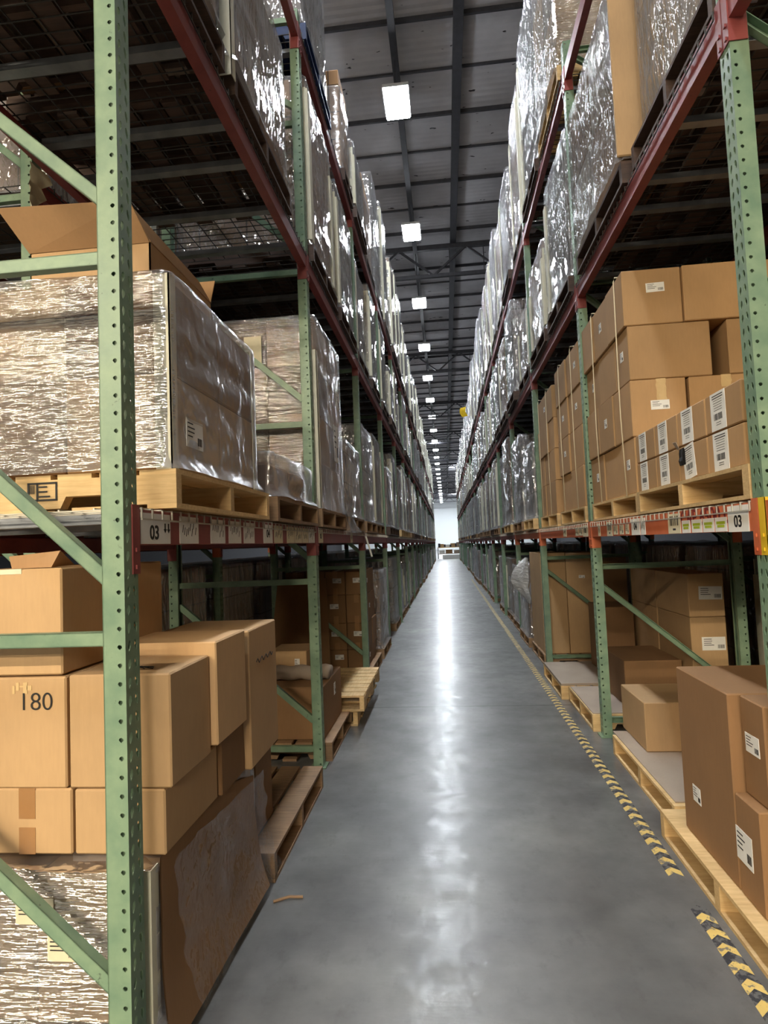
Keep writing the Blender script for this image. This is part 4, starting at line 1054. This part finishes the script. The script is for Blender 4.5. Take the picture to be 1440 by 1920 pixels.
# rows standing behind
ST4 = {'kraft': 'brown film-wrapped load', 'grey': 'grey film-wrapped load', 'tan': 'tan film-wrapped load', 'corner': 'film-wrapped load with corner boards'}
for sd in (-1, 1):
    x = XL - FD - .2 if sd < 0 else XR + FD + .2
    for i in range(14):
        y = 2.54 + (.38 if sd < 0 else .08) + .18 + 1.2 * (i % 2) + 2.54 * (i // 2)
        for lv in (0, 1, 2):
            if lv and i > 5: continue
            if lv:
                loc = (x - sd * .03, y - .07, LZ[sd][lv] + .003) if sd < 0 else (x - sd * .03, y - .07 + DW, LZ[sd][lv] + .003)
                copy_tree(dproto[min(lv, 2)], loc, 0 if sd < 0 else math.pi, 'wire deck on the %s, row behind the %s, %s from camera' % (LEV[lv], SIDE[sd], ORD[i]))
            st4 = rs.choice(('kraft', 'grey', 'tan', 'corner')); load(sd, lv, 0, 0, st4, (1.2, 1.3, 1.2)[lv], x=x, y=y, nopal=lv > 0, pal='wood_old', z=(0, LZ[sd][1], LZ[sd][2])[lv] + .01,
                 label='%s, %s, row behind %s, %s from camera' % (ST4[st4], LEV[lv], SIDE[sd], ORD[i]), where='%s, row behind %s, %s from camera' % (LEV[lv], SIDE[sd], ORD[i]))
    for kq in range(3):
        for lv in (1, 2):
            for fr in (True, False):
                me, ca, cb_ = BM['red' if lv == 2 or kq % 2 else 'orange']; yq = (2.92 if sd < 0 else 2.62) + PW + kq * 2.54; L_ = 2.54 - PW
                o = bpy.data.objects.new('shelf_crossbeam', me); link(o); o.scale.y = L_ / BL
                xq = (XL - FD - .17) if sd < 0 else (XR + FD + .17)
                if not fr: xq += sd * FD
                tn = (sd > 0) == fr
                o.location = (xq, yq + (L_ if tn else 0), LZ[sd][lv]); o.rotation_euler.z = math.pi if tn else 0
                tag(o, '%s shelf beam, %s side, %s, %s bay of the row behind the %s' % ('red' if me is BM['red'][0] else 'orange', 'near' if fr else 'far', LEV[lv], ORD[kq], SIDE[sd]), 'shelf beam', 'shelf beams of the rows behind', 'thing')
                pmesh('end_connector', ca, o); pmesh('end_connector', cb_, o)
for i, (y, z) in enumerate(()):
    o = bpy.data.objects.new('shelf_crossbeam', BM['orange' if i == 0 else 'red'][0]); link(o); o.location = (XR + FD + .17, y, z + .1); o.rotation_euler.z = math.pi
    tag(o, '%s shelf beam in the shadowed row behind the right rack' % ('orange' if i == 0 else 'red'), 'shelf beam', None, 'thing')
    pmesh('end_connector', BM['orange' if i == 0 else 'red'][1], o)

# yellow sheet high on the right
q = MB(); q.grid([[(1.06 - .10 * math.sin(a * .5) - .07 * b_, 22.6 + .06 * b_ + .02 * math.sin(a), 6.25 + .07 * a) for b_ in range(4)] for a in range(6)])
solid('yellow_wrap', q, M['yellow'], (1.0, 22.7, 6.2), 'yellow plastic sheet sticking out of a top-shelf load far down the right rack', 'plastic sheet', smooth=True)

# small rubbish on the floor by the left pallet
q = MB(); q.tube([(-.80, 2.55, .006), (-.74, 2.58, .010), (-.68, 2.585, .008)], .006, 6); solid('wood_splinter', q, M['wood_old'], (-.74, 2.57, 0), 'pale splinter of wood on the concrete beside the left pallets', 'splinter')

# ------------------------------------------------------------------ far end of the aisle
t = thing('packing_table', (.28, 55, 0), 'long packing table with a lower shelf across the far end of the aisle', 'table')
b = MB(); b.box(-.8, 1.35, 54.6, 55.4, .98, 1.04); part('tabletop', b, M['wood'], t)
b = MB(); b.box(-.75, 1.3, 54.65, 55.35, .42, .46); part('shelf', b, M['wood_old'], t)
for x in (-.75, 1.30):
    for y in (54.65, 55.35):
        b = MB(); b.box(x - .03, x + .03, y - .03, y + .03, 0, .98); part('leg', b, M['dark'], t)
for i, (x, w, h, m_, nm) in enumerate(((-.45, .5, .3, 'kraft', 'brown'), (.15, .4, .22, 'label', 'white'), (.62, .45, .34, 'kraft', 'tan'), (1.1, .35, .42, 'grey_board', 'grey'))):
    carton(x - w / 2, x + w / 2, 54.75, 55.2, 1.042, 1.042 + h, '%s box on the far packing table, %s from its %s end' % (nm, ORD[i], 'left'), m_)
for i, (x, w, h, m_, nm) in enumerate(((-.4, .5, .3, 'label', 'white'), (.25, .6, .34, 'kraft_dark', 'brown'), (.95, .5, .28, 'grey_board', 'grey'))):
    carton(x - w / 2, x + w / 2, 54.75, 55.2, .462, .462 + h, '%s box on the lower shelf of the far packing table' % nm, m_)
for i, (x, w, h, m_, nm) in enumerate(((-.62, .2, .5, 'dark', 'black'), (-.12, .16, .36, 'dark', 'small black'), (.40, .16, .3, 'dark', 'square black'), (.88, .14, .45, 'dark', 'narrow black'))):
    carton(x - w / 2, x + w / 2, 54.62, 54.74, 1.042, 1.042 + h * .7, '%s case standing at the front of the far packing table' % nm, m_, name='tool_case')
carton(-.35, 1.2, 53.6, 54.3, .0, .36, 'wide white-topped box on the floor before the far packing table', 'label')

# ------------------------------------------------------------------ lamps
lp = None
ys_ = [10.43 + 4.57 * i for i in range(-3, 25)]
hb = MB(); hb.box(-.23, .23, -.40, .40, .06, .12); hb.box(-.16, .16, -.30, .30, .12, .17)
ln = MB(); ln.box(-.21, .21, -.38, .38, .03, .06)
rd = MB()
hm, lm = hb.mesh('housing', M['lamp_body']), ln.mesh('lens', M['lens'])
for y_ in (-.3, .3):
    pass
r1 = MB(); r1.tube([(0, 0, .17), (0, 0, .72)], .006, 6); rm = r1.mesh('hanger', M['dark'])
for i, y in enumerate(ys_):
    lab = 'bright white rectangular LED lamp, %s from the camera in the aisle ceiling row' % ORD[i]
    if lp is None:
        lp = thing('ceiling_lamp', (-.515, y, 9.46), lab, 'lamp', 'LED lamps over the aisle')
        pmesh('housing', hm, lp); pmesh('lens', lm, lp); pmesh('hanger', rm, lp, (0, -.25, 0)); pmesh('hanger', rm, lp, (0, .25, 0))
    else: copy_tree(lp, (-.515, y, 9.46), 0, lab)
# cross-aisle lamps behind the camera, warm
wl = MB(); wl.box(-3.6, 3.6, -.14, .14, .0, .04); wm = (lambda b_: (b_.box(-3.6, 3.6, -.09, .09, .0, .04), b_)[1])(MB()).mesh('lens', M['warm']); wmf = wl.mesh('lens', M['warm_far'])
wh = MB(); wh.box(-3.65, 3.65, -.16, .16, .04, .16); whm = wh.mesh('housing', M['lamp_body'])
for i, (x, y, z) in enumerate(((-5.8, -5.0, 4.9), (-.6, -13.0, 6.4), (-.2, -18.0, 7.2))):
    r = thing('ceiling_lamp', (x, y, z), 'long warm strip lamp over the cross aisle behind the camera, %s' % ORD[i], 'lamp', 'cross-aisle lamps')
    pmesh('lens', wm if i == 0 else wmf, r); pmesh('housing', whm, r); pmesh('hanger', MB.mesh((lambda b_: (b_.tube([(0, 0, .2), (0, 0, 10.5 - z)], .012, 6), b_)[1])(MB()), 'hanger', M['dark']), r)
# added hall lamps, out of view, there to brighten the far wall
fl = MB(); fl.box(-.6, .6, -.6, .6, 0, .04); flm = fl.mesh('lens', M['lens_wall_fill'])
for i in range(6):
    x, y = (-9, 0.9, 9)[i % 3] + (2.5 if i % 3 == 1 else 0), (72, 112)[i // 3]
    r = thing('ceiling_lamp', (x, y, 9.9), 'added unseen hall lamp brightening the far wall beyond the racks, %s' % ORD[i], 'lamp', 'added far wall lamps'); pmesh('lens', flm, r)

# ------------------------------------------------------------------ camera, world, render look
f_px, yaw, pitch, roll, hcam = 1116.82, -.1013, .0547, -.0410, 1.5005
cy, sy, cp, sp, cr, sr = math.cos(yaw), math.sin(yaw), math.cos(pitch), math.sin(pitch), math.cos(roll), math.sin(roll)
fwd = Vector((sy * cp, cy * cp, sp)); right = Vector((cy, -sy, 0)); up = right.cross(fwd)
r2 = right * cr + up * sr; u2 = -right * sr + up * cr
cam = bpy.data.cameras.new('camera'); co = bpy.data.objects.new('camera', cam); COL.objects.link(co)
m = Matrix((r2, u2, -fwd)).transposed().to_4x4(); m.translation = (0, 0, hcam); co.matrix_world = m
cam.sensor_fit = 'VERTICAL'; cam.sensor_height = 36.0; cam.lens = 36.0 * f_px / 1920; cam.clip_end = 300; cam.clip_start = .02
S.camera = co
w = bpy.data.worlds.new('world'); S.world = w; w.use_nodes = True
w.node_tree.nodes['Background'].inputs[0].default_value = (.5, .55, .6, 1); w.node_tree.nodes['Background'].inputs[1].default_value = .02
S.view_settings.view_transform = 'Standard'; S.view_settings.look = 'None'; S.view_settings.gamma = 1.0; S.view_settings.exposure = 0.0
S.view_settings.use_curve_mapping = False
cyc = S.cycles
cyc.use_denoising = True; cyc.max_bounces = 8; cyc.diffuse_bounces = 4; cyc.glossy_bounces = 4; cyc.transparent_max_bounces = 16; cyc.sample_clamp_indirect = 6.0
cyc.caustics_reflective = False; cyc.caustics_refractive = False
